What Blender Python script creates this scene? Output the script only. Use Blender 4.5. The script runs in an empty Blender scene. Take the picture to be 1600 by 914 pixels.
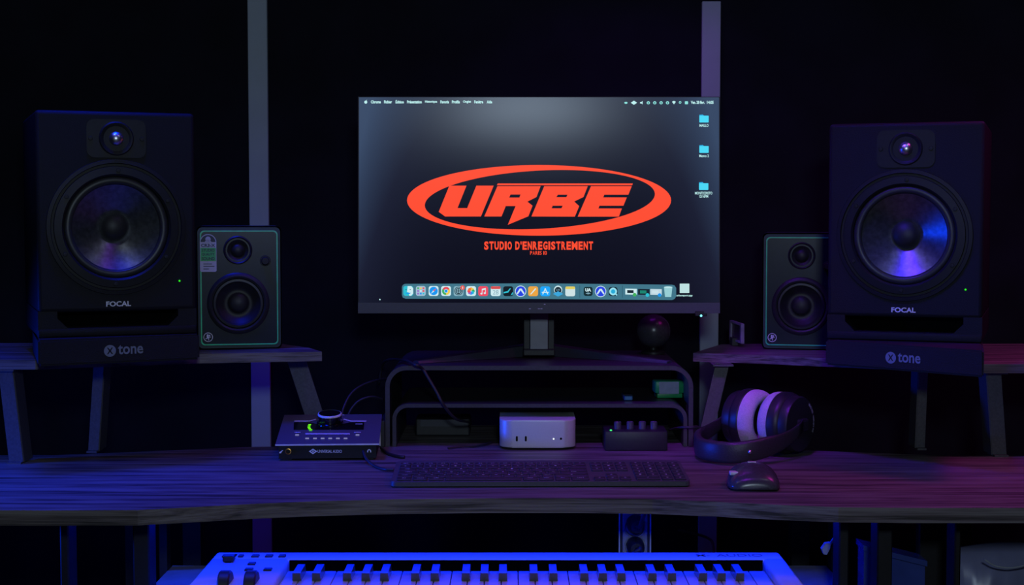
import bpy, bmesh, math, random
from mathutils import Vector, Matrix, Euler
random.seed(4)
PI = math.pi
C = bpy.context.scene.collection

# ------------------------------------------------------------------ camera
F = 2300.0                       # focal length in pixels of a 1600 px wide frame
CAM = Vector((0, 0, 1.14))
PITCH = math.atan(121 / F)
cd = bpy.data.cameras.new('camera')
cd.sensor_width = 36; cd.lens = 36 * F / 1600; cd.clip_start = .05
co = bpy.data.objects.new('camera', cd); C.objects.link(co)
co.location = CAM; co.rotation_euler = (PI / 2 - PITCH, 0, 0)
bpy.context.scene.camera = co

# ------------------------------------------------------------------ world, exposure
w = bpy.data.worlds.new('world'); bpy.context.scene.world = w; w.use_nodes = True
w.node_tree.nodes['Background'].inputs[0].default_value = (.25, .35, 1, 1)
w.node_tree.nodes['Background'].inputs[1].default_value = .0015
vs = bpy.context.scene.view_settings
vs.view_transform = 'Standard'; vs.look = 'None'; vs.exposure = 0; vs.gamma = 1; vs.use_curve_mapping = False

# ------------------------------------------------------------------ lamps
def area(name, loc, target, power, color, sx, sy, spread=180):
    l = bpy.data.lights.new(name, 'AREA'); l.energy = power; l.color = color
    l.shape = 'RECTANGLE'; l.size = sx; l.size_y = sy; l.spread = math.radians(spread)
    o = bpy.data.objects.new(name, l); C.objects.link(o); o.location = loc
    d = Vector(target) - Vector(loc); o.rotation_euler = d.to_track_quat('-Z', 'Y').to_euler()
    return o
area('room_lamp', (.12, -.35, 1.53), (.05, 2.5, 1.2), 9.0, (.64, .82, 1), .2, .15)
area('ceiling_lamp', (-.8, 1.6, 2.5), (-.6, 2.2, .9), .9, (.75, .85, 1), .34, .2)
area('ceiling_lamp', (.85, 1.6, 2.5), (.6, 2.2, .9), .7, (.75, .85, 1), .34, .2)
area('blue_led_lamp', (-.65, 2.15, 2.15), (-.6, 2.2, .75), 2.9, (0, .02, 1), .3, .3, 70)
area('blue_side_lamp', (-1.5, 2.08, .89), (-.6, 2.13, .71), 2.3, (0, .05, 1), .25, .08, 50)
area('blue_spot_lamp', (.05, 1.6, 2.35), (.61, 2.27, 1.12), .3, (0, .03, 1), .3, .2, 22)
area('violet_led_lamp', (.1, 1.75, 2.05), (.4, 2.35, .75), 1.1, (.33, .012, 1), .3, .2, 100)
area('violet_back_lamp', (.2, 2.64, 1.62), (.2, 2.62, .75), .27, (.42, .01, 1), .25, .04, 150)
area('violet_leg_fill', (.1, 1.6, 2.2), (.33, 2.46, .82), .22, (.35, .01, 1), .15, .15, 20)  # extra violet source, added to tint the inner right shelf leg
area('magenta_led_lamp', (1.15, 2.25, 2.0), (.9, 2.18, .75), 1.3, (1, .03, .75), .3, .3, 100)
area('tray_led_lamp', (-.03, 2.065, .722), (-.03, 2.04, .55), .75, (0, .02, 1), .96, .02, 155)
area('tray_led_lamp', (-.03, 2.22, .722), (-.03, 2.0, .56), 1.3, (0, .015, 1), 1.02, .03, 165)

# ------------------------------------------------------------------ projections
def ray(px, py):
    x = (px - 800) / F; z = -(py - 457) / F
    return Vector((x, math.cos(PITCH) + math.sin(PITCH) * z, -math.sin(PITCH) + math.cos(PITCH) * z))
def onY(px, py, Y):
    r = ray(px, py); return CAM + r * (Y / r.y)
def onZ(px, py, Z):
    r = ray(px, py); return CAM + r * ((Z - CAM.z) / r.z)

# ------------------------------------------------------------------ materials
MATS = {}
def pbsdf(name):
    m = bpy.data.materials.new(name); m.use_nodes = True
    nt = m.node_tree; b = nt.nodes['Principled BSDF']; MATS[name] = m
    return m, nt, b
def mat(name, col, rough=.5, metal=0, var=.15, scale=60, bump=0, spec=.5, coat=0):
    """plain material with a fine procedural variation of tone and relief"""
    if name in MATS: return MATS[name]
    m, nt, b = pbsdf(name)
    tc = nt.nodes.new('ShaderNodeTexCoord'); n = nt.nodes.new('ShaderNodeTexNoise')
    n.inputs['Scale'].default_value = scale; n.inputs['Detail'].default_value = 3
    nt.links.new(tc.outputs['Object'], n.inputs['Vector'])
    r = nt.nodes.new('ShaderNodeValToRGB')
    r.color_ramp.elements[0].position = .3; r.color_ramp.elements[1].position = .7
    r.color_ramp.elements[0].color = (*[c * (1 - var) for c in col], 1)
    r.color_ramp.elements[1].color = (*[min(1, c * (1 + var)) for c in col], 1)
    nt.links.new(n.outputs['Fac'], r.inputs['Fac']); nt.links.new(r.outputs['Color'], b.inputs['Base Color'])
    b.inputs['Roughness'].default_value = rough; b.inputs['Metallic'].default_value = metal
    b.inputs['Specular IOR Level'].default_value = spec
    b.inputs['Coat Weight'].default_value = coat
    if bump:
        bp = nt.nodes.new('ShaderNodeBump'); bp.inputs['Strength'].default_value = bump; bp.inputs['Distance'].default_value = .001
        nt.links.new(n.outputs['Fac'], bp.inputs['Height']); nt.links.new(bp.outputs['Normal'], b.inputs['Normal'])
    return m
def s2l(c):
    return tuple(((v / 255) / 12.92 if v <= 10 else (((v / 255) + .055) / 1.055) ** 2.4) for v in c)
def glow(rgb, strength=1.0):
    """lit pixels of a display or an indicator lamp; rgb 0-255"""
    key = 'lit_%d_%d_%d_%g' % (*rgb, strength)
    if key in MATS: return MATS[key]
    m, nt, b = pbsdf(key)
    c = (*s2l(rgb), 1)
    b.inputs['Base Color'].default_value = (.005, .005, .005, 1)
    b.inputs['Specular IOR Level'].default_value = .2
    b.inputs['Roughness'].default_value = .35
    b.inputs['Emission Color'].default_value = c; b.inputs['Emission Strength'].default_value = strength
    return m
def wood_mat():
    m, nt, b = pbsdf('grey_wood_laminate')
    tc = nt.nodes.new('ShaderNodeTexCoord'); mp = nt.nodes.new('ShaderNodeMapping')
    mp.inputs['Scale'].default_value = (2.2, 34, 90)
    nt.links.new(tc.outputs['Object'], mp.inputs['Vector'])
    n = nt.nodes.new('ShaderNodeTexNoise'); n.inputs['Scale'].default_value = 1.6; n.inputs['Detail'].default_value = 6; n.inputs['Distortion'].default_value = .5
    nt.links.new(mp.outputs['Vector'], n.inputs['Vector'])
    n2 = nt.nodes.new('ShaderNodeTexNoise'); n2.inputs['Scale'].default_value = 9; n2.inputs['Detail'].default_value = 4
    mp2 = nt.nodes.new('ShaderNodeMapping'); mp2.inputs['Scale'].default_value = (1.5, 16, 60)
    nt.links.new(tc.outputs['Object'], mp2.inputs['Vector']); nt.links.new(mp2.outputs['Vector'], n2.inputs['Vector'])
    mx = nt.nodes.new('ShaderNodeMath'); mx.operation = 'MULTIPLY_ADD'
    mx.inputs[1].default_value = .45
    nt.links.new(n2.outputs['Fac'], mx.inputs[0]); nt.links.new(n.outputs['Fac'], mx.inputs[2])
    r = nt.nodes.new('ShaderNodeValToRGB'); e = r.color_ramp.elements
    e[0].position = .52; e[0].color = (.028, .024, .024, 1)
    e[1].position = .86; e[1].color = (.2, .18, .175, 1)
    k = e.new(.68); k.color = (.12, .098, .1, 1)
    nt.links.new(mx.outputs[0], r.inputs['Fac']); nt.links.new(r.outputs['Color'], b.inputs['Base Color'])
    b.inputs['Roughness'].default_value = .5
    bp = nt.nodes.new('ShaderNodeBump'); bp.inputs['Strength'].default_value = .5; bp.inputs['Distance'].default_value = .001
    nt.links.new(mx.outputs[0], bp.inputs['Height']); nt.links.new(bp.outputs['Normal'], b.inputs['Normal'])
    return m
M_wood = wood_mat()
M_wall = mat('black_wall_paint', (.006, .006, .013), .9, var=.3, scale=8, bump=.2, spec=.2)
M_strip = mat('pale_wall_strip', (.36, .42, .5), .75, var=.06, scale=10)
M_floor = mat('dark_floor', (.02, .02, .022), .6, scale=14)
M_vinyl = mat('speaker_black_vinyl', (.016, .0155, .02), .6, scale=500, bump=.35, var=.1, spec=.15)
M_rubber = mat('black_rubber', (.012, .012, .013), .6, scale=90)
M_surround = mat('woofer_surround_rubber', (.028, .028, .032), .42, scale=90)
M_cone = mat('slate_fibre_cone', (.22, .235, .26), .36, .9, var=.25, scale=140)
M_cap = mat('cone_cap', (.022, .022, .025), .5, .1, scale=120)
M_foam = mat('charcoal_foam', (.028, .027, .033), .95, scale=900, bump=.9, spec=.1)
M_print = mat('grey_print', (.88, .9, .95), .6, var=.03)
M_printdim = mat('dull_grey_print', (.22, .26, .3), .7, var=.03)
M_dome = mat('aluminium_dome', (.8, .8, .85), .33, 1, var=.1, scale=300)
M_hole = mat('black_recess', (.002, .002, .002), .9, spec=.05)
M_mk = mat('small_speaker_satin_black', (.010, .015, .026), .28, scale=60, spec=.3)
M_mkedge = mat('small_speaker_edge', (.03, .05, .065), .45, scale=60, spec=.3)
M_green = mat('green_trim_line', (.03, .8, .28), .35, scale=60)
M_steel = mat('powder_coated_steel', (.11, .105, .12), .45, .3, scale=300, bump=.15)
M_blacksteel = mat('black_steel', (.016, .015, .017), .5, .2, scale=200)
M_bezel = mat('monitor_dark_plastic', (.05, .055, .07), .35, scale=200, var=.05)
M_back = mat('monitor_back_plastic', (.012, .012, .014), .5)
M_neck = mat('monitor_stand_metal', (.22, .22, .26), .4, .4, var=.05)
M_riser = mat('riser_dark_metal', (.06, .055, .07), .45, .3, scale=250, bump=.1)
M_alu = mat('silver_aluminium', (.70, .76, .70), .4, .2, var=.03, scale=400)
M_plastic = mat('matt_black_plastic', (.022, .022, .026), .45, scale=200)
M_ua = mat('anodised_grey_metal', (.16, .16, .19), .38, .35, var=.05, scale=500)
M_uaedge = mat('bright_metal_edge', (.82, .84, .88), .35, .1)
M_glossblk = mat('gloss_black', (.006, .006, .008), .12)
M_gold = mat('gold_jack', (.8, .42, .1), .3, 1)
M_white = mat('white_print', (.75, .78, .82), .5, var=.02)
M_kb = mat('graphite_plastic', (.07, .075, .09), .5, scale=300)
M_key = mat('dark_graphite_key', (.028, .03, .042), .42, scale=300)
M_cush = mat('grey_velour', (.6, .55, .58), .95, scale=700, bump=.8, spec=.1)
M_hp = mat('headphone_black', (.02, .02, .022), .42, scale=200)
M_hpband = mat('headband_leather', (.035, .032, .036), .42, scale=400, bump=.4)
M_mouse = mat('mouse_graphite', (.06, .06, .075), .27, scale=300)
M_midi = mat('white_case_plastic', (.62, .64, .68), .42, var=.03)
M_wkey = mat('white_key_plastic', (.6, .62, .66), .28, var=.02)
M_bkey = mat('black_key_plastic', (.12, .12, .125), .28, coat=.5)
M_cable = mat('black_cable_jacket', (.03, .028, .034), .45, scale=200)
M_greenbox = mat('green_plastic', (.02, .4, .13), .4)
M_label = mat('pale_label', (.4, .43, .48), .6, var=.1, scale=90)
M_socket = mat('pale_grey_plastic', (.4, .42, .46), .45)
M_bin = mat('clear_blue_plastic', (.05, .08, .3), .25, var=.2, scale=14, coat=.3)
M_usb = mat('blue_plug_metal', (.1, .25, .5), .3, .6)
M_bag = mat('clear_film', (.24, .25, .42), .3, var=.25, scale=9, bump=.6)

M_frame = mat('driver_frame_black', (.013, .013, .015), .5, scale=300, spec=.25)
# ------------------------------------------------------------------ objects
def plate(bm, outline, holes, y0, y1):
    V, Fc = fill2d([outline, *holes]); vv = [bm.verts.new((x, y0, z)) for x, z in V]
    for f in Fc: bm.faces.new([vv[i] for i in f])
    for P in (outline, *holes):
        A = [bm.verts.new((x, y0, z)) for x, z in P]; B = [bm.verts.new((x, y1, z)) for x, z in P]
        for i in range(len(P)): bm.faces.new((A[i], B[i], B[(i + 1) % len(P)], A[(i + 1) % len(P)]))
def drop_front(bm, ys):
    bm.normal_update()
    bmesh.ops.delete(bm, geom=[f for f in bm.faces if abs(f.normal.y) > .99 and min(abs(f.calc_center_median().y - y) for y in ys) < 1e-5], context='FACES')
ORG = {}
def thing(name, label, cat, loc=(0, 0, 0), rz=0, group=None, bake=True, rot=None):
    """Empty at the base of a thing. bake: its parts are modelled in world space"""
    o = bpy.data.objects.new(name, None); C.objects.link(o); o.empty_display_size = .05
    o.location = loc; o.rotation_euler = rot or (0, 0, rz); o['label'] = label; o['category'] = cat
    if group: o['group'] = group
    ORG[o.name] = Vector(loc) if bake else Vector((0, 0, 0))
    return o
def obj(name, bm, m, parent=None, label=None, smooth=False, ms=None):
    me = bpy.data.meshes.new(name)
    p = parent
    off = ORG[p.name] if p is not None else Vector((0, 0, 0))
    bmesh.ops.recalc_face_normals(bm, faces=bm.faces)
    if off.length: bmesh.ops.translate(bm, verts=bm.verts, vec=-off)
    bm.to_mesh(me); bm.free()
    for mm in (ms or [m]): me.materials.append(mm)
    if smooth:
        me.shade_smooth() if hasattr(me, 'shade_smooth') else None
        if isinstance(smooth, float): me.set_sharp_from_angle(angle=math.radians(smooth))
    o = bpy.data.objects.new(name, me); C.objects.link(o)
    if p is not None: o.parent = p
    ORG[o.name] = off
    if label: o['label'] = label
    return o
def tag(o, label, cat, group=None):
    o['label'] = label; o['category'] = cat
    if group: o['group'] = group
    return o
def struct(name, bm, m):
    o = obj(name, bm, m); o['kind'] = 'structure'; return o
def NB(): return bmesh.new()
def box(bm, lo, hi, bev=0, mtx=None, seg=2, mi=0):
    lo = Vector(lo); hi = Vector(hi)
    t = bmesh.ops.create_cube(bm, size=1)
    vs_ = t['verts']
    for v in vs_:
        v.co = Vector((lo[i] + (v.co[i] + .5) * (hi[i] - lo[i]) for i in range(3)))
    fs = list({f for v in vs_ for f in v.link_faces})
    if bev:
        es = list({e for v in vs_ for e in v.link_edges})
        r = bmesh.ops.bevel(bm, geom=es, offset=bev, segments=seg, affect='EDGES', profile=.5)
        fs = list({f for f in fs if f.is_valid} | set(r['faces']))
        vs_ = list({v for f in fs for v in f.verts})
    for f in fs: f.material_index = mi
    if mtx: bmesh.ops.transform(bm, matrix=mtx, verts=vs_)
    return vs_
def prism(bm, pts, axis, a, b, mi=0):
    """extrude polygon pts (2-tuples) along axis 'x','y','z' from a to b"""
    def P(p, t):
        return {'x': (t, p[0], p[1]), 'y': (p[0], t, p[1]), 'z': (p[0], p[1], t)}[axis]
    A = [bm.verts.new(P(p, a)) for p in pts]; B = [bm.verts.new(P(p, b)) for p in pts]
    n = len(pts); fs = [bm.faces.new(A), bm.faces.new(B[::-1])]
    for i in range(n): fs.append(bm.faces.new((A[i], B[i], B[(i + 1) % n], A[(i + 1) % n])))
    for f in fs: f.material_index = mi
    return A + B
def rrect(cx, cy, w_, h_, r, n=5):
    out = []
    for sx, sy, a0 in ((1, 1, 0), (-1, 1, 90), (-1, -1, 180), (1, -1, 270)):
        for k in range(n + 1):
            a = math.radians(a0 + 90 * k / n)
            out.append((cx + sx * (w_ / 2 - r) + r * math.cos(a), cy + sy * (h_ / 2 - r) + r * math.sin(a)))
    return out
def circ(cx, cy, r, n=20, ry=None, a0=0, a1=2 * PI):
    full = abs(a1 - a0 - 2 * PI) < 1e-6
    return [(cx + r * math.cos(a0 + (a1 - a0) * k / (n if full else n - 1)), cy + (ry or r) * math.sin(a0 + (a1 - a0) * k / (n if full else n - 1))) for k in range(n)]
def lathe(bm, prof, center=(0, 0, 0), axis='y', seg=48, mi=0):
    """prof: list of (radius, along-axis)"""
    cx, cy, cz = center; rings = []
    def P(r, t, a):
        c, s = r * math.cos(a), r * math.sin(a)
        return {'y': (cx + c, cy + t, cz + s), 'z': (cx + c, cy + s, cz + t), 'x': (cx + t, cy + c, cz + s)}[axis]
    for r, t in prof:
        if r < 1e-6: rings.append([bm.verts.new(P(0, t, 0))])
        else: rings.append([bm.verts.new(P(r, t, 2 * PI * k / seg)) for k in range(seg)])
    vs_ = [v for r in rings for v in r]
    for A, B in zip(rings, rings[1:]):
        for k in range(seg):
            j = (k + 1) % seg
            if len(A) == 1 and len(B) == 1: continue
            if len(A) == 1: f = bm.faces.new((A[0], B[j], B[k]))
            elif len(B) == 1: f = bm.faces.new((A[k], A[j], B[0]))
            else: f = bm.faces.new((A[k], A[j], B[j], B[k]))
            f.material_index = mi
    return vs_
def smooth_pts(pts, n=8):
    P = [Vector(p) for p in pts]; P = [P[0] * 2 - P[1]] + P + [P[-1] * 2 - P[-2]]; out = []
    for i in range(1, len(P) - 2):
        for k in range(n):
            t = k / n; a, b, c, d = P[i - 1:i + 3]
            out.append(.5 * ((2 * b) + (c - a) * t + (2 * a - 5 * b + 4 * c - d) * t * t + (3 * b - a - 3 * c + d) * t ** 3))
    return out + [P[-2]]
def tube(bm, pts, r, seg=8, n=8, mi=0):
    pts = smooth_pts(pts, n) if n else [Vector(p) for p in pts]
    up = Vector((0, 0, 1)); rings = []
    prev = None
    for i, p in enumerate(pts):
        d = (pts[min(i + 1, len(pts) - 1)] - pts[max(i - 1, 0)]).normalized()
        if prev is None:
            s = d.cross(up); s = s if s.length > .1 else d.cross(Vector((1, 0, 0)))
        else: s = prev - d * prev.dot(d)
        s.normalize(); prev = s; u = d.cross(s)
        rings.append([bm.verts.new(p + (s * math.cos(2 * PI * k / seg) + u * math.sin(2 * PI * k / seg)) * r) for k in range(seg)])
    for A, B in zip(rings, rings[1:]):
        for k in range(seg): bm.faces.new((A[k], A[(k + 1) % seg], B[(k + 1) % seg], B[k])).material_index = mi
    bm.faces.new(rings[0][::-1]); bm.faces.new(rings[-1])
def bar(bm, a, b, w_, d_, side=(0, 1, 0)):
    """straight bar from a to b, w_ across, d_ along `side`"""
    a = Vector(a); b = Vector(b); sd = Vector(side).normalized(); ax = (b - a).normalized(); cr = ax.cross(sd).normalized()
    vs_ = []
    for p in (a, b):
        for s, t in ((-1, -1), (1, -1), (1, 1), (-1, 1)): vs_.append(bm.verts.new(p + cr * s * w_ / 2 + sd * t * d_ / 2))
    for f in ((3, 2, 1, 0), (4, 5, 6, 7), (0, 1, 5, 4), (1, 2, 6, 5), (2, 3, 7, 6), (3, 0, 4, 7)): bm.faces.new([vs_[i] for i in f])
def fill2d(splines, text=None, size=1, bold=0, extrude=0):
    """flat filled outlines (holes allowed) or lettering -> list of (verts, faces)"""
    cu = bpy.data.curves.new('outline', 'FONT' if text is not None else 'CURVE')
    if text is not None:
        cu.body = text; cu.size = size; cu.align_x = 'CENTER'; cu.offset = bold; cu.resolution_u = 3
    else:
        cu.dimensions = '2D'; cu.fill_mode = 'BOTH'
        for sp in splines:
            s = cu.splines.new('POLY'); s.points.add(len(sp) - 1)
            for i, p in enumerate(sp): s.points[i].co = (p[0], p[1], 0, 1)
            s.use_cyclic_u = True
    o = bpy.data.objects.new('outline', cu); me = bpy.data.meshes.new_from_object(o)
    V = [(v.co.x, v.co.y) for v in me.vertices]; Fc = [tuple(p.vertices) for p in me.polygons]
    bpy.data.objects.remove(o); bpy.data.curves.remove(cu); bpy.data.meshes.remove(me)
    return V, Fc
def textfit(text, x0, y0, x1, y1, bold=.0):
    """lettering stretched into the box x0..x1, y0 (bottom)..y1 (top)"""
    V, Fc = fill2d(None, text, 1, bold)
    a = min(v[0] for v in V); b = max(v[0] for v in V); c = min(v[1] for v in V); d = max(v[1] for v in V)
    return [(x0 + (v[0] - a) / (b - a) * (x1 - x0), y0 + (v[1] - c) / (d - c) * (y1 - y0)) for v in V], Fc
def decal(bm, VF, fn, mi=0):
    V, Fc = VF; vv = [bm.verts.new(fn(*p)) for p in V]
    for f in Fc:
        try: bm.faces.new([vv[i] for i in f]).material_index = mi
        except ValueError: pass
def poly(bm, pts, fn, mi=0): decal(bm, fill2d([pts]), fn, mi)

# ================================================================== the room
Z0 = .75                                     # desk top
WY = 2.86
bm = NB(); box(bm, (-2.2, WY, 0), (2.2, WY + .1, 2.7)); struct('wall_back', bm, M_wall)
bm = NB(); box(bm, (-2.3, -2, 0), (-2.2, WY + .1, 2.7)); struct('wall_left', bm, M_wall)
bm = NB(); box(bm, (2.2, -2, 0), (2.3, WY + .1, 2.7)); struct('wall_right', bm, M_wall)
bm = NB(); box(bm, (-2.3, -2.1, 0), (2.3, -2, 2.7)); struct('wall_front', bm, M_wall)
bm = NB(); box(bm, (-2.3, -2.1, -.1), (2.3, WY + .1, 0)); struct('floor', bm, M_floor)
bm = NB(); box(bm, (-2.3, -2.1, 2.7), (2.3, WY + .1, 2.8)); struct('ceiling', bm, M_wall)
SY = WY - .012
for nm, px0, px1, ytop in (('trim_1', 389.5, 419.5, -60), ('trim_2', 1095, 1124, 2)):
    a = onY(px0, 330, SY); b = onY(px1, 330, SY); t = onY(px0, ytop, SY).z
    bm = NB(); box(bm, (a.x, SY, .0), (b.x, WY, t), .001, seg=1); struct(nm, bm, M_strip)

# ================================================================== the desk
desk = thing('studio_desk', 'wide grey wood-grain studio desk with curved front and raised side shelves', 'desk', (0, 2.25, 0))
front = [(-60, 797), (100, 797.5), (215, 797), (300, 792.5), (400, 787), (500, 783), (620, 780), (760, 778.5), (900, 778.5), (1020, 780), (1120, 784), (1220, 789), (1310, 792.5), (1420, 793.5), (1660, 793.5)]
back = [(1660, 712), (1480, 712), (1270, 704), (1100, 698), (1090, 664), (590, 664), (585, 697), (400, 698), (90, 711), (-60, 711)]
pts = [onZ(x, y, Z0) for x, y in front + back]
bm = NB(); prism(bm, [(p.x, p.y) for p in pts], 'z', Z0 - .0205, Z0)
obj('desktop', bm, M_wood, desk)
ZL, ZR = CAM.z - .225, CAM.z - .238
lf = [(-60, 562), (55, 562), (180, 557.5), (312, 553), (420, 551), (503, 549.5)]
lb = [(482, 543), (430, 536), (-60, 536)]
pts = [onZ(x, y, ZL) for x, y in lf + lb]
bm = NB(); prism(bm, [(p.x, p.y) for p in pts], 'z', ZL - .0155, ZL); obj('shelf_board', bm, M_wood, desk)
rf = [(1083, 551.5), (1200, 555.5), (1290, 559.5), (1400, 564), (1537, 569), (1660, 569)]
rb = [(1660, 537), (1190, 537), (1126, 538)]
pts = [onZ(x, y, ZR) for x, y in rf + rb]
bm = NB(); prism(bm, [(p.x, p.y) for p in pts], 'z', ZR - .0145, ZR); obj('shelf_board', bm, M_wood, desk)
def shelf_leg(top, bot, wpx, Y, zt, foot=True, name='shelf_leg', flange=0):
    a = onY(*top, Y); b = onY(*bot, Y); wd = wpx * Y / F
    d = (b - a); a = a + d * ((zt - a.z) / d.z); b = a + d * ((Z0 + .002 - a.z) / d.z)
    bm = NB(); bar(bm, a, b, wd, .003)
    if flange:
        s = Vector((flange * wd / 2, .02, 0)); bar(bm, a + s, b + s, .003, .04)
    box(bm, (b.x - wd * .5, Y - .012, Z0), (b.x + wd * .5, Y + .026, Z0 + .003))
    box(bm, (a.x - wd * .8, Y - .015, zt - .003), (a.x + wd * .8, Y + .03, zt))
    return obj(name, bm, M_steel, desk)
shelf_leg((9, 580), (22, 690), 22, 2.30, ZL - .0155, flange=1)
shelf_leg((154, 580), (147, 690), 16, 2.41, ZL - .0155, flange=1)
shelf_leg((466, 570), (492, 650), 28, 2.5, ZL - .0155, flange=-1)
shelf_leg((1128, 570), (1102, 680), 20, 2.49, ZR - .0145, flange=1)
shelf_leg((1442, 594), (1438, 690), 14, 2.44, ZR - .0145, flange=-1)
shelf_leg((1553, 585), (1560, 690), 22, 2.37, ZR - .0145, flange=-1)
# under the desk: pull-out tray, uprights, side shelves
ZT = CAM.z - .555
bm = NB(); box(bm, (-.54, 1.86, ZT - .018), (.5, 2.31, ZT), .002, seg=1); obj('keyboard_tray', bm, mat('tray_laminate', (.32, .32, .36), .5, scale=30), desk)
def post(px, wpx, Y, z0=0, z1=Z0 - .0205, m=M_blacksteel, d=.04):
    x = onY(px, 840, Y).x; h = wpx * Y / F / 2
    bm = NB(); box(bm, (x - h, Y, z0), (x + h, Y + d, z1), .002, seg=1); obj('desk_leg', bm, m, desk)
for px, wd in ((100, 14), (220, 26), (1319, 16), (1383, 24), (1497, 10)): post(px, wd, 2.04)
post(1460, 48, 2.2, d=.02)
for x0, x1 in ((onY(92, 850, 2.1).x, onY(230, 850, 2.1).x), (onY(1312, 850, 2.1).x, onY(1640, 850, 2.1).x)):
    bm = NB(); box(bm, (x0, 2.1, .4), (x1, 2.5, .418)); obj('side_shelf', bm, M_wood, desk)
    for yy in (2.46,):
        bm = NB(); box(bm, (x0, yy, 0), (x0 + .03, yy + .03, Z0 - .021)); box(bm, (x1 - .03, yy, 0), (x1, yy + .03, Z0 - .021)); obj('desk_leg', bm, M_blacksteel, desk)
for x in (-.545, .505):
    bm = NB(); box(bm, (x - .006, 2.275, ZT - .018), (x + .006, 2.3, Z0 - .0205)); obj('tray_rail', bm, M_blacksteel, desk)

# ================================================================== foam pads and big speakers
def pad(c0, c1, z, h, side, label, depth=.23):
    z += .0006; a = onZ(*c0, z); b = onZ(*c1, z); ang = math.atan2(b.y - a.y, b.x - a.x); W = (b - a).length
    mid = (a + b) / 2
    t = thing('foam_isolation_pad', label, 'speaker pad', mid, ang, 'foam pads under the large speakers', bake=False)
    ph = side - ang; dv = (-math.sin(ph) * depth / math.cos(0), math.cos(ph) * depth)
    bm = NB(); prism(bm, [(-W / 2, 0), (W / 2, 0), (W / 2 + dv[0], dv[1]), (-W / 2 + dv[0], dv[1])], 'z', 0, h - .0006)
    bmesh.ops.bevel(bm, geom=bm.edges[:], offset=.003, segments=2, affect='EDGES')
    obj('foam_block', bm, M_foam, t)
    fn = lambda x, y: (x, -.0008, y)
    s = W / .25
    bm = NB()
    cx = -.017 * s; cy = h * .48
    ring = [circ(cx, cy, .009, 24)]
    bar1 = [(cx - .0045, cy + .005), (cx - .0025, cy + .005), (cx, cy + .0015), (cx + .0025, cy + .005), (cx + .0045, cy + .005), (cx + .0014, cy), (cx + .0045, cy - .005), (cx + .0025, cy - .005), (cx, cy - .0015), (cx - .0025, cy - .005), (cx - .0045, cy - .005), (cx - .0014, cy)]
    decal(bm, fill2d(ring + [bar1]), fn)
    decal(bm, textfit('tone', cx + .012, cy - .006, cx + .05, cy + .0085, .02), fn)
    obj('logo_print', bm, M_printdim, t, 'dull grey lettering')
    return t
HP = .040
pad((60, 573), (312, 561.5), ZL, HP, math.radians(20), 'dark foam pad with dull lettering under the large speaker on the left shelf')
pad((1290, 570), (1537, 590), ZR, HP, math.radians(-17), 'dark foam pad with dull lettering, set askew under large speaker on right shelf')

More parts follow.
